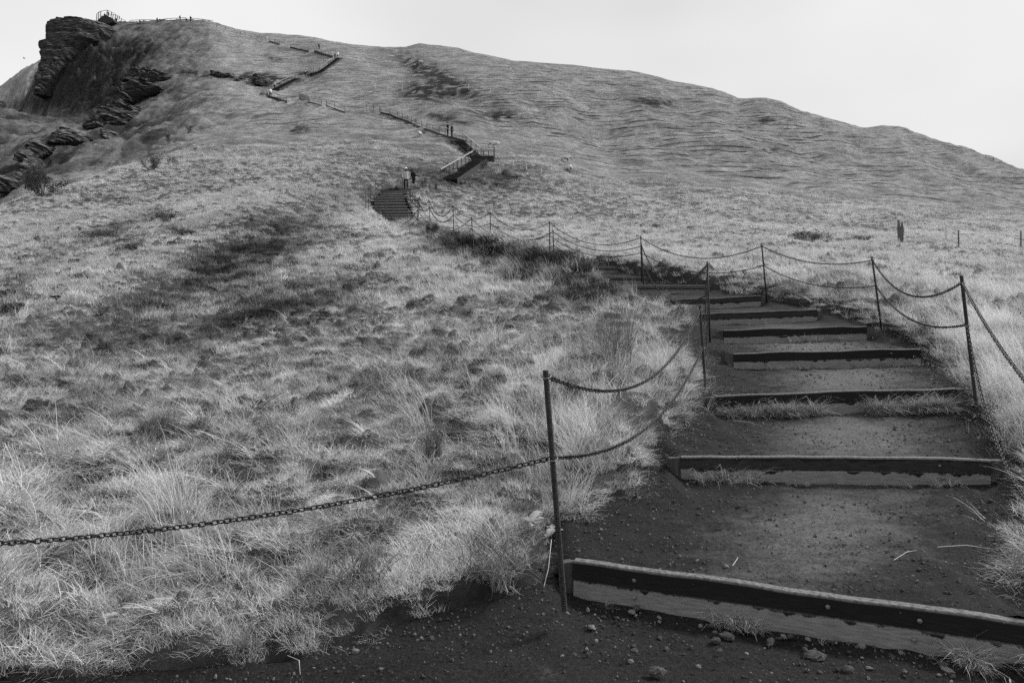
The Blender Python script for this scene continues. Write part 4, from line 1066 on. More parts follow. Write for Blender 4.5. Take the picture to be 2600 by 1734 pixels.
rail_run([(1055, 321), (1035, 311), (1009, 303), (990, 294), (967, 289)], 'railing above the dark boarded edge left of the two dark figures', kerb=.30)
rail_run([(964, 288), (948, 284), (930, 279)], 'short upper end of the railing, fading over the grassy rise')
rail_run([(829, 270), (850, 279), (876, 288)], 'separate railing further left beyond the grassy rise', kerb=.15)
rail_run([(760, 252), (785, 262), (816, 270)], 'railing slanting down across the grass in the middle distance', kerb=.15)
rail_run([(663, 241), (684, 249), (706, 254), (728, 262)], 'railing at the left turn of the far stairs beside the walker in a white top', kerb=.5)
rail_run([(799, 133), (817, 140), (845, 148)], 'dark edged railing leading left from the turn near the ridge', kerb=.7)
rail_run([(738, 122), (752, 126), (765, 129), (784, 133)], 'dark edged railing left of the lone dark walker', kerb=.4, rail=M_GPOST)
rail_run([(684, 107), (697, 111), (710, 115)], 'short railing high on the slope with a dark edge', kerb=.3, rail=M_GPOST)
rail_run([(600, 88), (622, 94), (653, 100), (674, 105)], 'thin railing high on the left shoulder below the skyline', rail=M_GPOST)
rail_run([(550, 70), (572, 76), (596, 84)], 'thin railing where the trail crosses the skyline', rail=M_GPOST)
def sky_rail(pp, lab):
    rail_run(pp, lab, grp='railings along the summit', rail=M_GPOST, step=3.4, hgt=1.05, thick=.12)
sky_rail([(330, 62), (400, 59), (472, 55)], 'long low railing along the summit skyline')
sky_rail([(484, 56), (515, 58), (541, 63)], 'railing running down right from the summit figures')
def platform():
    c = P(273, 62, 203); c.z = float(ground_z(c.x, c.y)); root = empty('viewing_platform', c); tag(root, 'dark wooden viewing platform with railings on the summit edge', 'platform')
    k = 203 / FOC
    def q(u, v, dy=0): return Vector(((u - 273) * k, dy, (HZ - v) * k - c.z))
    base = [(251, 64), (258, 55), (274, 44), (294, 53), (296, 60), (285, 66)]
    mb = MB(); V = [q(u, v, -1.6) for u, v in base] + [q(u, v, 1.6) for u, v in base]; n = len(base)
    mb.add(V, [tuple(reversed(range(n))), tuple(range(n, 2 * n))] + [(i, (i + 1) % n, n + (i + 1) % n, n + i) for i in range(n)]); mb.build('deck', M_DARKW, root)
    for dy in (-1.5, 1.5):
        tops = [(254, 41, 64), (259, 37, 55), (264, 35, 51), (280, 32, 48), (291, 37, 53), (301, 43, 58), (311, 48, 58)]
        for u, a, b in tops:
            mb = MB(); mb.beam(q(u - 2, b, dy), q(u, a, dy), .14, .14); mb.build('post', M_DARKW, root)
        mb = MB()
        for t1, t2 in zip(tops[:-1], tops[1:]): mb.beam(q(t1[0], t1[1], dy), q(t2[0], t2[1], dy), .09, .09)
        mb.build('handrail', M_DARKW, root)
platform()

# ------------------------------------------------------------------ people and sheep (one skinned surface each)
DG = None
def skinned(verts, edges, radii, labels, root_i, sub=1, name='body'):
    m = bpy.data.meshes.new(name); m.from_pydata(verts, edges, []); m.update()
    o = bpy.data.objects.new(name, m); COL.objects.link(o)
    md_ = o.modifiers.new('s', 'SKIN')
    for i, r in enumerate(radii):
        m.skin_vertices[0].data[i].radius = (r, r) if not isinstance(r, tuple) else r
        m.skin_vertices[0].data[i].use_root = (i == root_i)
    md_.use_smooth_shade = True; s = o.modifiers.new('d', 'SUBSURF'); s.levels = sub; s.render_levels = sub
    dg = bpy.context.evaluated_depsgraph_get(); me = bpy.data.meshes.new_from_object(o.evaluated_get(dg)); bpy.data.objects.remove(o); bpy.data.meshes.remove(m)
    vs = np.array(verts)
    ed = [(np.array(verts[a]), np.array(verts[b]), labels[b]) for a, b in edges]
    for p in me.polygons:
        c = np.array(p.center); best = None; bd = 1e9
        for A, B, lb in ed:
            d = B - A; t = max(0, min(1, float((c - A) @ d / (d @ d)))); dd = float(np.linalg.norm(A + d * t - c))
            if dd < bd: bd, best = dd, lb
        p.material_index = best
    return me
def cmat(v): 
    k = f'cloth_{int(v*1000):03d}'; return bpy.data.materials.get(k) or simple(k, v * .8, v * 1.2, 6, .9)
M_SKIN = simple('skin', .28, .34, 5, .6); M_SHOE = simple('dark_shoe', .02, .03, 5, .7); M_HAIR = simple('dark_hair', .015, .03, 30, .7)
PM = {}
def person_mesh(pose):
    if pose in PM: return PM[pose]
    # faces -Y; materials: 0 skin, 1 jacket, 2 trousers, 3 shoes
    st = dict(stand=0, walk=.20, walkR=-.20, sit=0, lean=.05, climb=.17)[pose]; sit = pose == 'sit'; fw = dict(lean=.16, climb=.14).get(pose, .05)
    V = []; E_ = []; R = []; Lb = []
    def v(p, r, lb, par=None):
        V.append(p); R.append(r); Lb.append(lb)
        if par is not None: E_.append((par, len(V) - 1))
        return len(V) - 1
    hz = .48 if sit else .93
    pel = v((0, 0, hz), (.155, .12), 2); wa = v((0, -fw * .3, hz + .16), (.145, .105), 1, pel); ch = v((0, -fw * .8, hz + .38), (.175, .12), 1, wa)
    nk = v((0, -fw * 1.1, hz + .56), (.062, .062), 1, ch); hd = v((0, -fw * 1.4 - .02, hz + .63), (.085, .09), 0, nk); tp = v((0, -fw * 1.5 - .03, hz + .76), (.07, .085), 0, hd)
    for s in (-1, 1):
        dy = st * s
        hp = v((.10 * s, 0, hz - .06), (.095, .10), 2, pel)
        if sit: kn = v((.12 * s, -.42, hz + .0), (.07, .07), 2, hp); an = v((.12 * s, -.45, .1), (.045, .05), 2, kn)
        else: kn = v((.105 * s, -abs(dy) * .5 - dy * .5 - .02, hz - .46), (.068, .07), 2, hp); an = v((.11 * s, -dy * 1.1 + (.06 if dy < 0 else 0), .10 + (.05 if dy < 0 else 0)), (.045, .05), 2, kn)
        a = V[an]; v((a[0], a[1] - .14, a[2] - .05), (.04, .032), 3, an)
        sh = v((.20 * s, -fw * .9, hz + .47), (.065, .065), 1, ch); el = v((.27 * s, -fw * .6 + dy * .5 + .03, hz + .20), (.05, .05), 1, sh)
        wr = v((.25 * s, -fw * .6 + dy * .9 - .12, hz + .0), (.034, .034), 1, el); v((.245 * s, -fw * .6 + dy * .9 - .17, hz - .09), (.032, .02), 0, wr)
    me = skinned(V, E_, R, Lb, 0, 1, 'body'); PM[pose] = (me, V[hd], V[tp], hz, fw); return PM[pose]
def person(u, v, lab, facing=0, h=1.75, pose='stand', jacket=.02, trousers=.02, hat=None, pack=None, Y=None, glove=False, grp=None, lift=0.0):
    p = P(u, v, Y) if Y else hit(u, v); p.z += lift
    root = empty('person', p, math.radians(facing)); root.scale = (h / 1.74,) * 3; tag(root, lab, 'person', grp)
    me, hd, tp, hz, fw = person_mesh(pose)
    o = bpy.data.objects.new('body', me); COL.objects.link(o); o.parent = root
    if not me.materials:
        for _ in range(4): me.materials.append(M_SHOE)
    for sl, mt in zip(o.material_slots, (M_SHOE if glove else M_SKIN, cmat(jacket), cmat(trousers), M_SHOE)): sl.link = 'OBJECT'; sl.material = mt
    hc = Vector(tp) + Vector((0, .02, -.02)); mb = MB()
    if hat is not None:
        mb.blob(hc + Vector((0, 0, .02)), (.105, .115, .085), 10, 7); mb.box(hc + Vector((0, -.12, .0)), (.15, .1, .015)); mb.build('cap', cmat(hat), root, smooth=False)
    else: mb.blob(hc + Vector((0, .02, 0)), (.10, .11, .10), 10, 7, .05); mb.build('hair', M_HAIR, root, smooth=True)
    if pose in ('stand', 'walk', 'walkR', 'climb', 'lean') :
        mb = MB()                                   # loose jacket hem and front, following the torso
        ring = []; n = 12
        for k, (zz, rx, ry) in enumerate(((hz - .08, .20, .155), (hz + .10, .185, .15), (hz + .36, .20, .145), (hz + .50, .13, .10))):
            for j in range(n):
                q = 2 * math.pi * j / n; ring.append((rx * math.cos(q), ry * math.sin(q) - fw * (k / 3.2), zz))
        mb.add(ring, [(k * n + j, k * n + (j + 1) % n, (k + 1) * n + (j + 1) % n, (k + 1) * n + j) for k in range(3) for j in range(n)])
        mb.build('jacket', cmat(jacket), root, smooth=True)
    if pack is not None:
        mb = MB(); mb.blob((0, .20 - fw * .6, hz + .30), (.15, .11, .23), 8, 6, .04); mb.build('backpack', cmat(pack), root, smooth=True)
    return root
person(1031, 483, 'walker in light jacket and white cap at the head of the flight', 8, 1.86, 'walk', .38, .015, hat=.75, glove=True, Y=57.3)
person(1051, 480, 'figure in black looking down, just right of the walker in the light jacket', -40, 1.72, 'lean', .010, .012, glove=True, Y=59.3)
person(1137, 347, 'left figure of the dark pair standing on the trail above the sharp corner', -60, 1.75, 'stand', .012, .014, Y=None)
person(1147, 352, 'right figure of the dark pair standing on the trail above the sharp corner', 70, 1.75, 'stand', .010, .012, Y=None)
person(687, 248, 'walker in a white top at the left turn of the far stairs', 200, 1.75, 'walk', .75, .012, hat=.02)
person(697, 231, 'walker in a light grey jacket climbing just above the left turn', 190, 1.8, 'climb', .30, .014, lift=.3)
person(775, 196, 'walker with a light pack between the two far flights', 185, 1.75, 'climb', .015, .012, pack=.5)
person(858, 152, 'person in white at the very turn near the ridge', 120, 1.75, 'walkR', .80, .3, lift=.3)
person(850, 154, 'dark crouched person left beside the one in white', 140, 1.5, 'lean', .012, .012, lift=.3)
person(810, 134, 'lone dark walker on the boarded edge below the skyline', 100, 1.8, 'walk', .014, .012, pack=.05, lift=.5)
person(484, 56, 'rightmost of the summit figures', 30, 1.7, 'stand', .012, .014)
person(474, 57, 'small child like figure between two taller ones on the summit', 0, 1.15, 'stand', .015, .012)
person(457, 56, 'tallest dark figure by the summit railing with a pack', 90, 1.85, 'walk', .012, .012, pack=.02)
person(399, 60, 'lone figure halfway along the summit railing', 150, 1.65, 'stand', .015, .014, pack=.03)
person(355, 61, 'person sitting low behind the summit railing', 60, 1.6, 'sit', .02, .014)
person(295, 60, 'figure standing at the foot of the viewing platform', 20, 1.7, 'walk', .012, .014, pack=.02)
person(275, 45, 'highest figure on top of the viewing platform with raised bag', 10, 1.8, 'walk', .012, .014, Y=203)
person(266, 49, 'figure leaning on the railing in the middle of the viewing platform', 40, 1.75, 'lean', .015, .012, Y=203)
person(259, 54, 'leftmost figure on the viewing platform', 60, 1.75, 'stand', .012, .015, Y=203)

M_WOOL = simple('pale_wool', .36, .55, 14, .95, bump=.6); M_FACE = simple('sheep_face', .25, .4, 8, .8)
SM = {}
def sheep(u, v, lab, facing=0, s=1.0, graze=True):
    if graze not in SM:
        V = [(0, 0, .56), (-.34, 0, .57), (.32, 0, .57), (.50, 0, .62), (.64, 0, .45 if graze else .78), (.76, 0, .20 if graze else .76)]
        E_ = [(0, 1), (0, 2), (2, 3), (3, 4), (4, 5)]; R = [(.21, .20), (.20, .19), (.19, .18), (.13, .13), (.10, .10), (.055, .06)]; Lb = [0, 0, 0, 0, 1, 1]
        for sx, par in ((-.32, 1), (.26, 2)):
            for sy in (-1, 1):
                V.append((sx, .13 * sy, .38)); R.append((.085, .085)); Lb.append(0); E_.append((par, len(V) - 1))
                V.append((sx - (.05 if sx < 0 else 0), .14 * sy, .20)); R.append((.035, .035)); Lb.append(1); E_.append((len(V) - 2, len(V) - 1))
                V.append((sx, .14 * sy, .02)); R.append((.03, .03)); Lb.append(1); E_.append((len(V) - 2, len(V) - 1))
        V.append((-.54, 0, .52)); R.append((.05, .05)); Lb.append(0); E_.append((1, len(V) - 1))
        me = skinned(V, E_, R, Lb, 0, 2, 'fleece'); co = np.array([q.co for q in me.vertices])
        k = .025 * fbm(co[:, 0] * 9, co[:, 2] * 9 + co[:, 1] * 5, 2, 8); c0 = co - co.mean(0); c0 /= np.linalg.norm(c0, axis=1)[:, None]
        w = sstep(co[:, 2], .3, .45)[:, None]; co = co + c0 * k[:, None] * w * 1.5
        me.vertices.foreach_set('co', co.ravel()); me.materials.append(M_WOOL); me.materials.append(M_FACE); SM[graze] = me
    p = hit(u, v); root = empty('sheep', p, math.radians(facing)); root.scale = (s,) * 3; tag(root, lab, 'sheep', 'sheep grazing on the hill')
    o = link('body', SM[graze], None, root)
    for sy in (-1, 1):
        mb = MB(); hx = (.56, .60) if graze else (.60, .84); mb.blob((hx[0], .10 * sy, hx[1]), (.03, .07, .02), 6, 4); mb.build('ear', M_FACE, root)
    return root
sheep(1257, 377, 'sheep standing broadside just right of the sharp corner of the stairs', 175, 1.15)
sheep(1436, 413, 'upper one of the two sheep standing close on the right slope', 10, 1.15)
sheep(1446, 441, 'lower sheep seen rump on, below another on the right slope', 100, 1.2)
sheep(1066, 349, 'small white sheep on the grass below the railing of the trail', 80, .9, False)
sheep(1068, 163, 'tiny far sheep high on the middle slope near the ridge', 20, 1.1)

# ------------------------------------------------------------------ shrubs
M_TWIG = simple('dark_bark_twigs', .02, .06, 6, .9)
M_LEAFB = blade_mat('dull_shrub_leaf', .065, .2, False)
M_LEAFD = blade_mat('dark_heath_leaf', .075, .2, False)
def bare_bush(u, v, hpx, lab, seed, wide=.8, Y=None, leaf=700, name='shrub'):
    p = P(u, v, Y) if Y else hit(u, v); H = hpx * p.y / FOC; root = empty(name, p); tag(root, lab, 'shrub')
    r = random.Random(seed); tr, tw, tips = MB(), MB(), []
    def grow(a, d, ln, rad, lv):
        pts = [a]; q = a.copy(); dd = d.copy()
        for k in range(3):
            dd = (dd + Vector((r.gauss(0, .16), r.gauss(0, .16), r.gauss(.06, .08)))).normalized(); q = q + dd * ln / 3; pts.append(q.copy())
        (tr if lv < 2 else tw).tube(pts, [rad, rad * .8, rad * .6, rad * .4], 4 if lv < 2 else 3, cap=False)
        if lv >= 2: tips.append((pts[2], pts[3]))
        if lv < 3:
            for _ in range(4 if lv < 2 else 3):
                b = pts[r.choice([1, 2, 3])]; nd = (dd + Vector((r.gauss(0, .55 * wide), r.gauss(0, .55 * wide), r.gauss(.1, .25)))).normalized(); grow(b, nd, ln * r.uniform(.5, .72), rad * .5, lv + 1)
    for _ in range(8): grow(Vector((r.gauss(0, .05) * H, r.gauss(0, .05) * H, -.1)), Vector((r.gauss(0, .45 * wide), r.gauss(0, .45 * wide), 1)).normalized(), H * .48, H * .018, 0)
    tr.build('branches', M_TWIG, root); tw.build('twigs', M_TWIG, root)
    V = []; F = []; bt = []
    for _ in range(leaf):
        a, b = r.choice(tips); c = a.lerp(b, r.random()) + Vector((r.gauss(0, .05), r.gauss(0, .05), r.gauss(0, .05))) * H; s = H * r.uniform(.012, .028)
        d1 = Vector((r.gauss(0, 1), r.gauss(0, 1), r.gauss(0, 1))).normalized() * s; d2 = d1.orthogonal().normalized() * s * .6; k = len(V)
        V += [c - d1, c + d2, c + d1, c - d2]; F.append((k, k + 1, k + 2, k + 3)); bt += [r.uniform(.5, 1.5)] * 4
    m = bpy.data.meshes.new('foliage'); m.from_pydata([tuple(q) for q in V], [], F); fattr(m, 'bt', bt); tag(link('foliage', m, M_LEAFB, root), kind=None)
bare_bush(107, 503, 86, 'largest wispy shrub at the far left on the edge of the hollow', 1, .95, leaf=3500)
bare_bush(383, 436, 52, 'upright bare shrub right of the pale stony strip', 2, .8, leaf=1200)
bare_bush(432, 418, 30, 'small spreading shrub just right of the upright bare one', 3, 1.4, leaf=500)
bare_bush(478, 338, 26, 'faint small shrub on the dark slope near the crest of the near hill', 4, 1.0, Y=96, leaf=400)
bare_bush(427, 358, 26, 'small shrub low on the dark slope behind the near crest', 5, 1.0, Y=92, leaf=400)
bare_bush(496, 384, 16, 'low ragged shrub at the top edge of the pale stony strip', 6, 1.5, leaf=400)
def low_shrub(u, v, wpx, hpx, lab, seed, mat=None, n=900, Y=None):
    p = P(u, v, Y) if Y else hit(u, v); k = p.y / FOC; W = wpx * k / 2; H = hpx * k; root = empty('low_shrub', p); tag(root, lab, 'shrub')
    r = random.Random(seed); st = MB()
    clumps = [(r.uniform(-.75, .75) * W, r.uniform(-.5, .5) * W, r.uniform(.35, .62) * H, r.uniform(.28, .5)) for _ in range(9)]
    for cx_, cy_, cz_, rr in clumps: st.tube([(cx_ * .4, cy_ * .4, -.15), (cx_ * .8, cy_ * .8, cz_ * .5), (cx_, cy_, cz_)], [.02, .015, .01], 3)
    st.build('stems', M_TWIG, root); V = []; F = []; bt = []
    for _ in range(n):
        cx_, cy_, cz_, rr = r.choice(clumps); d = Vector((r.gauss(0, 1), r.gauss(0, 1), r.gauss(0, 1))).normalized() * (r.random() ** .4)
        c = Vector((cx_ + d.x * rr * W, cy_ + d.y * rr * W, max(.02, cz_ + d.z * H * .5))); s = r.uniform(.35, 1) * max(.05, H * .055)
        d1 = Vector((r.gauss(0, .6), r.gauss(0, .6), 1)).normalized() * s; d2 = d1.orthogonal().normalized() * s * .35; q = Quaternion(d1.normalized(), r.uniform(0, 6.28)); d2 = q @ d2; k2 = len(V)
        V += [c - d1, c + d2, c + d1, c - d2]; F.append((k2, k2 + 1, k2 + 2, k2 + 3)); bt += [r.uniform(.5, 1.6)] * 4
    m = bpy.data.meshes.new('foliage'); m.from_pydata([tuple(q) for q in V], [], F); fattr(m, 'bt', bt); link('foliage', m, mat or M_LEAFD, root)
for a in [(776, 338, 58, 20, 'isolated wide dark shrub in the grass between near crest and railings', 11, None, 1300),
          (1012, 489, 22, 17, 'rounded dark shrub at the head of the far flight, nearest the walkers', 12), (993, 491, 18, 13, 'middle small dark shrub at the head of the far flight', 13), (972, 494, 18, 12, 'leftmost small shrub at the head of the far flight', 14),
          (1222, 428, 34, 24, 'dark shrub right under the landing at the sharp corner', 15), (1226, 470, 34, 22, 'dark round shrub below the landing, left of the brushy patch', 16), (1258, 474, 24, 12, 'small dark shrub close right of the round one below the landing', 17),
          (1284, 448, 30, 18, 'dark shrub on the brushy patch right of the landing', 18), (1300, 455, 44, 14, 'flat scrubby growth at the right end of the brushy patch', 19),
          (1062, 448, 50, 20, 'grey brush behind the figure in black', 20, M_LEAFB, 1200), (1080, 474, 44, 22, 'stalky dark brush between the figure in black and the lower dark flight', 21), (1106, 480, 8, 14, 'small dark upright clump standing alone right of the figure in black', 22, None, 260),
          (2035, 612, 60, 26, 'left half of the dark heathery mound in the field', 23, None, 1500), (2085, 612, 70, 24, 'right half of the dark heathery mound in the field', 24, None, 1500), (2192, 614, 76, 16, 'lower heathery mound right of the large one', 25, None, 1200),
          (1660, 260, 46, 12, 'dark scrub patch high on the right slope, left part', 26), (1695, 268, 40, 14, 'dark scrub patch high on the right slope, right part', 27), (1943, 384, 16, 8, 'small black bush alone among the grassy terraces', 28, None, 300),
          (1960, 308, 22, 8, 'dark bush just under the knoll on the skyline', 29, None, 300), (1425, 468, 36, 12, 'low scrub on the field below the two close sheep', 30, None, 600),
          (1680, 580, 60, 10, 'flat brownish patch of weeds in the middle of the field', 31, M_LEAFB, 700)]: low_shrub(*a)
for a in [(1052, 180, 60, 12, 'dark broken turf scar high on the middle slope, upper left part', 41), (1088, 206, 60, 14, 'dark broken turf scar high on the middle slope, middle part', 42), (1112, 236, 70, 14, 'dark broken turf scar high on the middle slope, lower part', 43), (1272, 297, 46, 10, 'dark scrubby hollow on the slope above the landing', 44), (620, 205, 60, 10, 'dark broken ground at the left of the far stairs', 45, None, 500, 156),
          (1232, 622, 56, 22, 'dark weeds beside the trail under the second post of the near side', 51), (1290, 636, 50, 22, 'dark weeds in the sunken stretch of trail, middle clump', 52), (1345, 650, 60, 24, 'dark weeds in the sunken stretch, left of the two close posts', 53), (1425, 668, 60, 30, 'dark bushy weeds under the two close posts', 54), (1480, 692, 60, 24, 'dark weeds on the bank left of the overlapping posts', 55),
          (1545, 718, 60, 24, 'dark weeds on the bank just below the overlapping posts', 56), (1150, 606, 40, 18, 'dark weeds right of the foot of the far flight', 57), (1098, 590, 36, 22, 'dark bush at the right foot of the far flight', 58), (1490, 762, 110, 26, 'dark sagging bank of weeds left of the seventh step', 59), (1390, 770, 80, 20, 'dark hollow tuft left of the weedy bank', 60)]: low_shrub(*a)
low_shrub(425, 556, 52, 14, 'low dark heath bush on the left slope, upper of two', 32, None, 900); low_shrub(472, 598, 56, 14, 'low dark heath bush on the left slope, lower of two', 33, None, 900)
low_shrub(265, 605, 100, 18, 'long dark heath bush lying across the left slope', 34, None, 1400); low_shrub(340, 632, 60, 14, 'dark heath bush under the long one on the left slope', 35, None, 900)
low_shrub(195, 672, 46, 14, 'small dark heath bush further down the left slope', 36, None, 700); low_shrub(20, 762, 70, 26, 'dark heath bush cut by the left edge of the picture', 37, None, 1200); low_shrub(45, 790, 64, 20, 'dark heath bush just right of the one at the left edge', 38, None, 1000)

# ------------------------------------------------------------------ field markers, old posts, bird
M_WHITE = simple('whitish_marker_paint', .45, .62, 3, .7); M_OLDW = simple('old_grey_wood', .05, .16, 4, .9, bump=.5, stretch=(6, 6, .6))
def marker(u, v, hpx, lab, mat=M_WHITE, w=.07, lean=0.0, grp='thin marker posts in the field', cat='post'):
    p = hit(u, v); H = hpx * p.y / FOC; root = empty('marker_post', p); tag(root, lab, cat, grp)
    mb = MB(); mb.tube([(0, 0, -.25), (lean * H * .5, 0, H * .5), (lean * H, 0, H)], [w * .62, w * .55, w * .5], 6); mb.build('shaft', mat, root)
    mb = MB(); mb.blob((lean * H, 0, H), (w * .55, w * .55, w * .4), 6, 4); mb.build('cap', mat, root)
for a in [(1303, 420, 14, 'whitish marker post right of the brushy patch, leftmost of a line'), (1337, 432, 16, 'whitish marker post, second of the line right of the landing'), (1374, 440, 13, 'whitish marker post, third of the line right of the landing'),
          (1500, 487, 13, 'faint marker post left of the middle of the field edge'), (1550, 496, 14, 'faint marker post in the middle of the field edge'), (1670, 516, 16, 'whitish marker post at the foot of the right slope'), (1744, 526, 17, 'whitish marker post right of the one at the slope foot'),
          (1811, 540, 14, 'faint thin post further right at the slope foot'), (1632, 275, 9, 'pale marker high on the slope beside the dark scrub patch'), (1410, 244, 8, 'pale marker high on the middle slope'), (1245, 236, 8, 'faint marker on the upper slope above the hollow'),
          (1021, 232, 18, 'tall pale post at the dark scar of the upper slope'), (1190, 228, 14, 'thin pale post on the upper slope right of the scar'), (985, 230, 13, 'thin post just left of the tall pale one at the scar'), (953, 226, 11, 'thin post second left of the tall pale one at the scar'), (906, 145, 14, 'pale post above the turn of the stairs near the ridge')]: marker(*a)
marker(2003, 588, 20, 'thin faint post left above the heathery mound'); marker(2403, 614, 36, 'whitish leaning post beside the thin dark one in the right field', w=.11, lean=-.06)
marker(2528, 602, 26, 'faint thin post in the right field behind the stony line'); marker(2434, 628, 42, 'thin dark fence post in the right field', M_OLDW, .07); marker(2592, 634, 46, 'thin dark fence post cut near the right edge of the picture', M_OLDW, .07)
marker(2503, 402, 8, 'left tiny post on the right skyline', M_OLDW, .08); marker(2522, 408, 9, 'middle tiny post on the right skyline', M_OLDW, .08); marker(2542, 413, 6, 'right tiny post on the right skyline', M_OLDW, .08)
for u, v, h, ln_, lab in ((2284, 617, 58, -.05, 'old split gate post, the taller left one with a wire loop'), (2290, 622, 56, .0, 'old rotten gate post, the right one of the pair')):
    p = hit(u, v); H = h * p.y / FOC; root = empty('gate_post', p); tag(root, lab, 'post', 'old gate posts in the field')
    mb = MB(); mb.tube([(0, 0, -.3), (ln_ * H * .3, 0, H * .35), (ln_ * H * .8 + .02, 0, H * .7), (ln_ * H, 0, H)], [.095, .085, .075, .05], 7); mb.build('shaft', M_OLDW, root)
    mb = MB(); mb.tube([(ln_ * H - .12, -.12, H * .8), (-.2, -.12, H * .45), (-.08, -.13, H * .2), (.05, -.13, H * .5), (ln_ * H, -.12, H * .82)], .012, 4); mb.build('wire_loop', M_IRON, root)
def bird():
    p = P(61, 149, 140); root = empty('bird', p, .4); tag(root, 'small white seabird gliding in the sky left of the cliff', 'bird')
    mb = MB(); mb.tube([(-.28, 0, 0), (-.18, 0, .01), (0, 0, .02), (.16, 0, .03), (.24, 0, .03), (.30, 0, .02)], [.02, .05, .075, .06, .045, .012], 8)
    for s in (-1, 1):
        V = [(.10, .04 * s, .04), (.12, .30 * s, .12), (.02, .62 * s, .10), (-.02, .60 * s, .10), (-.04, .30 * s, .11), (-.10, .04 * s, .03)]
        mb.add(V + [(x, y, z - .015) for x, y, z in V], [(0, 1, 4, 5), (1, 2, 3, 4), (6, 11, 10, 7), (7, 10, 9, 8), (0, 6, 7, 1), (1, 7, 8, 2), (5, 4, 10, 11), (4, 3, 9, 10)])
    mb.build('body', M_FACE, root, smooth=True)
bird()
# pale stones in the right field and on the strip at the near crest
def stone_mesh(seed, seg=8, ring=6):
    random.seed(seed); mb = MB(); mb.blob((0, 0, .12), (1, random.uniform(.55, .85), random.uniform(.35, .6)), seg, ring, .24); return mb.mesh('stone', seed % 3 == 0)
STM = [stone_mesh(s) for s in range(20, 28)]
for k, s in enumerate(STM): s.materials.append(M_STONE2 if k % 3 == 0 else M_STONE)
M_PALE = simple('bleached_stone', .30, .5, 4, .9, bump=.4)
pm_ = []
for s in range(4): q = stone_mesh(60 + s, 7, 5); q.materials.append(M_PALE); pm_.append(q)
random.seed(99)
def stone(m, p, s, lab, grp, sq=1.0):
    o = bpy.data.objects.new('stone', m); COL.objects.link(o); o.location = p; o.rotation_euler = (random.uniform(-.4, .4), random.uniform(-.4, .4), random.uniform(0, 6.28)); o.scale = (s, s, s * sq); tag(o, lab, 'stone', grp); return o
for k in range(26):
    u = 2428 + k * 6.2 + random.uniform(-3, 3); p = hit(u, 597 + random.uniform(-2, 2)); stone(random.choice(pm_), p, random.uniform(.12, .30), 'bleached stone in the thin pale line across the right field', 'stones of the pale line in the field')
for k in range(60):
    t = random.random(); u = 250 + 250 * t + random.gauss(0, 12); v = 472 - 105 * t + random.gauss(0, 7); p = hit(u, v); stone(random.choice(pm_), p, random.uniform(.08, .28), 'bleached rubble stone on the strip along the near crest', 'rubble along the near crest', .6)

# ------------------------------------------------------------------ foreground stones, gravel, straws
L1_, R1_, _ = STEP3[0]; dT = (R1_ - L1_); nT = Vector((dT.y, -dT.x, 0)).normalized()
if nT.y > 0: nT = -nT
random.seed(5)
for k in range(90):
    t = random.uniform(.12, 1.0) if k < 60 else random.uniform(0, 1); d = abs(random.gauss(0, .13)) + .03 if k < 60 else random.uniform(.05, .7)
    p = L1_ + dT * t + nT * d; s = random.choice([.008, .010, .012, .014, .018, .026]) * random.uniform(.8, 1.2); p.z = path_z(p.x, p.y) - s * .1 + .004
    stone(random.choice(STM), p, s, 'stone lying on the dirt below the nearest step', 'stones below the nearest step')
for (u, v, s, lab) in ((2065, 1672, .058, 'largest angular stone, half buried below the right end of the nearest step'), (1665, 1706, .050, 'flat half buried stone low in the middle of the front dirt'), (1848, 1622, .042, 'rounded stone under the tuft below the nearest step'), (1956, 1636, .032, 'smooth oval stone right of the tuft below the nearest step')):
    Y = 1.78 * FOC / (v - HZ); p = P(u, v, Y); p.z = path_z(p.x, p.y); stone(STM[5], p, s, lab, None, .7)
GVC = bpy.data.collections.new('gravel_kinds')
for s in range(4):
    random.seed(40 + s); mb = MB(); mb.blob((0, 0, .2), (1, .8, .6), 5, 4, .22); m = mb.mesh('g%d' % s); m.materials.append(M_STONE if s else M_STONE2); GVC.objects.link(bpy.data.objects.new('g%d' % s, m))
n = 60000; y = np.sqrt(RNG.uniform(2.6 ** 2, 11 ** 2, n)); x = RNG.uniform(-.5, .85, n) * y; pd = path_d(x, y); xl, xr = path_xlr(y); cc = np.abs((x - xl) / (xr - xl) - .55)
onb = np.zeros(n, bool)
for i in range(6):
    L, R, _ = STEP3[i]; yl = L.y + (R.y - L.y) * np.clip((x - L.x) / (R.x - L.x), -.5, 1.5); onb |= (y > yl - .02) & (y < yl + .09)
keep = ~onb & (pd < .25) & (RNG.random(n) < np.clip(.25 + cc * 1.6 + (y < 3.9) * .1 + .5 * fbm(x * 2, y * 2, 3, 66), .04, 1)); x, y = x[keep], y[keep]; z = np.array([path_z(a, b) for a, b in zip(x, y)])
# settle on the trail mesh by nearest vertex height
kx = np.round(pv[:, 0] / .08).astype(int) * 100003 + np.round(pv[:, 1] / .08).astype(int); lut = dict(zip(kx.tolist(), pv[:, 2].tolist()))
qx = np.round(x / .08).astype(int) * 100003 + np.round(y / .08).astype(int); z = np.array([lut.get(int(k), zz) for k, zz in zip(qx, z)])
s = RNG.lognormal(math.log(.0052), .5, len(x)); s = np.minimum(s, .022)
gm2 = scatter('gravel', np.stack([x, y, z], 1), np.stack([RNG.uniform(0, 3, len(x))] * 3, 1), np.stack([s, s, s], 1), RNG.integers(0, 4, len(x)), np.ones(len(x)))
gv = link('gravel', gm2); md2 = gv.modifiers.new('instances', 'NODES'); md2.node_group = gn_instancer(GVC, 'gravel_instancer'); tag(gv, 'loose dark gravel scattered over the dirt trail', 'gravel', kind='stuff')
M_STRAW = simple('pale_straw', .35, .55, 8, .8)
random.seed(31)
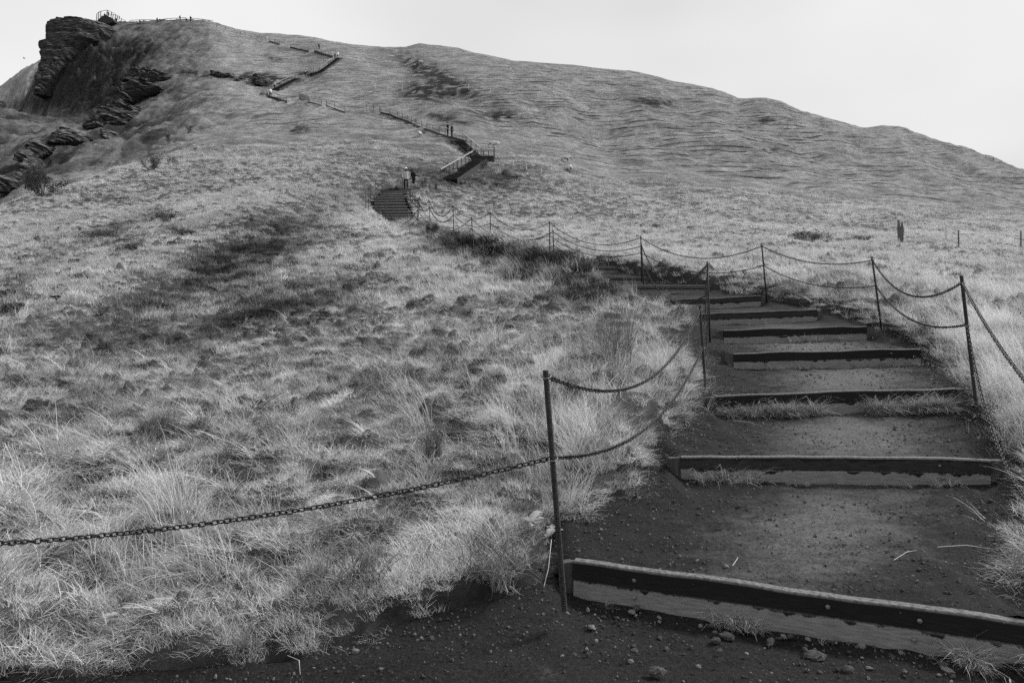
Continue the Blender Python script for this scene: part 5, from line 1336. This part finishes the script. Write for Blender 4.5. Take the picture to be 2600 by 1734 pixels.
for (u, v, du, dv, lab) in ((1400, 1460, -40, 88, 'bent pale straw lying beside the nearest iron post'), (2380, 1392, 130, 8, 'long pale straw on the dirt above the nearest step'), (2270, 1425, 90, -20, 'faint straw lying left of the long one'), (730, 1668, 60, 48, 'curved pale straw on the front left dirt'), (1310, 1604, 62, -1, 'short straight straw on the dark front dirt'), (1862, 1070, 50, 12, 'straw on the tread under the long grass fringe'), (1860, 1440, 30, -18, 'tiny straw on the tread behind the nearest step')):
    vb = v; Yg = None
    Y = 4.5 if v > 1380 else 6.9
    for _ in range(20):
        q = P(u, v, Y); zz = path_z(q.x, Y); Y = -zz * FOC / (v - HZ)
    a = P(u, v, Y); a.z = path_z(a.x, a.y) + .01; X2 = a.x + du * Y / FOC; Y2 = Y / (1 + dv / (v - HZ)); b = Vector((X2, Y2, path_z(X2, Y2) + .012)); mid = (a + b) / 2 + Vector((.02, .02, .012))
    mb = MB(); mb.tube([a - a, mid - a, b - a], [.0022, .002, .001], 4); o = mb.build('straw', M_STRAW, None, a); tag(o, lab, 'straw')

# ------------------------------------------------------------------ single plants that stand out
M_TUS = blade_mat('tussock_blade', .42, .3, False); M_TUSD = blade_mat('dark_tussock_blade', .16, .3, False)
def tussock(u, v, lab, kind, n, rad, ln, lean, curl, spread, ang, mat, seeds=.0, seed=0, wd=.0042):
    p = hit(u, v); t = tuft('grass_tussock', int(n * .42), rad, ln, wd * 1.7, lean, curl, spread, seeds, mat, 5, 100 + seed); COL.objects.link(t); t.location = p; t.rotation_euler = (0, 0, ang); t.name = 'grass_tussock'; tag(t, lab, 'tussock')
tussock(1100, 1150, 'small dark pointed tussock with pale stalks above it, middle of the slope', 0, 260, .09, .34, .35, .5, 3.1, 0, M_TUSD, .02, 1)
tussock(420, 1105, 'dark tussock on the left middle slope with thin stalks beside it', 0, 240, .14, .40, .4, .5, 3.1, 0, M_TUSD, .02, 2)
tussock(460, 1310, 'pale tussock of long arching blades left of the middle above the front chain', 0, 160, .10, .75, .75, .8, .6, 2.4, M_TUS, .0, 3)
tussock(1560, 925, 'tall reedy clump left of the fourth step, dark at its foot', 0, 280, .20, .95, .18, .25, 1.5, 0, M_TUSD, .25, 4)
tussock(1000, 985, 'wide tussock with long drooping pale stalks in the middle slope', 0, 220, .25, .85, .6, 1.2, 3.1, 0, M_TUS, .5, 5)
tussock(1500, 1180, 'bright tussock fanning over the dirt right of the nearest post', 0, 320, .20, .62, .5, .9, 1.6, -.6, M_TUS, .08, 6)
tussock(1250, 1440, 'dark tussock hanging over the front dirt left of the nearest post', 0, 260, .22, .46, .6, 1.3, 1.2, -1.3, M_TUSD, .03, 7)
tussock(900, 1480, 'rounded dark tussock in the grass of the lower left middle', 0, 260, .16, .40, .5, 1.3, 3.1, 0, M_TUSD, .02, 8)
tussock(530, 1450, 'combed over tussock with a dark core in the lower left', 0, 260, .16, .55, .8, 1.2, .8, 3.0, M_TUS, .02, 9)
tussock(2480, 1180, 'ragged tussock at the right end of the second step', 0, 160, .12, .45, .5, .9, 2.2, 3.0, M_TUS, .05, 10)
tussock(2560, 1720, 'grass clump spilling over the right end of the nearest step', 0, 240, .16, .45, .6, 1.1, 1.4, 3.0, M_TUS, .05, 11)
M_DOCK = blade_mat('broad_leaf', .30, .25, False)
def leafy_plant(u, v, lab, n, s, seed):
    p = hit(u, v); root = empty('leafy_plant', p); tag(root, lab, 'plant'); r = random.Random(seed)
    for k in range(n):
        az = r.uniform(0, 6.28); e = r.uniform(.2, 1.0); V = []; F = []; L_ = s * r.uniform(.7, 1.2); b = Vector((r.gauss(0, .03), r.gauss(0, .03), .02 + r.random() * .08))
        d = Vector((math.cos(az), math.sin(az), 0)); sd_ = Vector((-d.y, d.x, 0))
        for i in range(6):
            t = i / 5; w = math.sin(math.pi * min(1, t * .92 + .06)) * L_ * .36; q = b + d * (L_ * t * math.cos(e * (1 - t * .5))) + Vector((0, 0, L_ * t * math.sin(e) * (1 - .6 * t)))
            V += [q - sd_ * w + Vector((0, 0, w * .3)), q, q + sd_ * w + Vector((0, 0, w * .3))]
        for i in range(5): F += [(3 * i, 3 * i + 1, 3 * i + 4, 3 * i + 3), (3 * i + 1, 3 * i + 2, 3 * i + 5, 3 * i + 4)]
        m = bpy.data.meshes.new('leaf'); m.from_pydata([tuple(x) for x in V], [], F); fattr(m, 'bt', [r.uniform(.7, 1.3)] * len(V)); link('leaf', m, M_DOCK, root)
leafy_plant(1350, 1350, 'broad leaved plant in the grass edge just left of the nearest post', 9, .10, 1)
leafy_plant(1395, 1385, 'small broad leaved plant touching the foot of the nearest post', 7, .08, 2)
leafy_plant(300, 1600, 'broad leaved weed in the lower left grass', 7, .07, 3)
def umbel(u, v, hpx, lab, seed):
    p = hit(u, v); H = hpx * p.y / FOC; root = empty('dry_umbel_plant', p); tag(root, lab, 'plant'); r = random.Random(seed); mb = MB(); mb.tube([(0, 0, -.05), (.02, 0, H * .6), (0, .01, H * .85)], [.012, .009, .006], 4, cap=False)
    heads = MB()
    for k in range(7):
        q = r.uniform(0, 6.28); d = Vector((math.cos(q) * .22 * H, math.sin(q) * .22 * H, H * r.uniform(.88, 1.0))); mb.tube([(0, .01, H * (.62 + .04 * (k % 4))), d], [.005, .003], 3, cap=False); heads.blob(d, (.05, .05, .018), 6, 4, .2)
    mb.build('stalk', M_TWIG, root); heads.build('seed_heads', M_TWIG, root)
for a in [(500, 644, 32, 'dry umbel plant standing out on the crest of the left slope', 1), (142, 785, 34, 'dry umbel plant in the grass near the left edge', 2), (1590, 541, 42, 'tall thin dry plant in the middle of the far field', 3), (1070, 421, 16, 'forked dry plant above the figure in black', 4), (780, 455, 24, 'thin dry stalk on the slope left of the far flight', 5), (624, 452, 22, 'dry umbel plant on the bright slope left of the far flight', 6), (1468, 497, 16, 'small dark dry plant near the lone markers of the field', 7)]: umbel(*a)
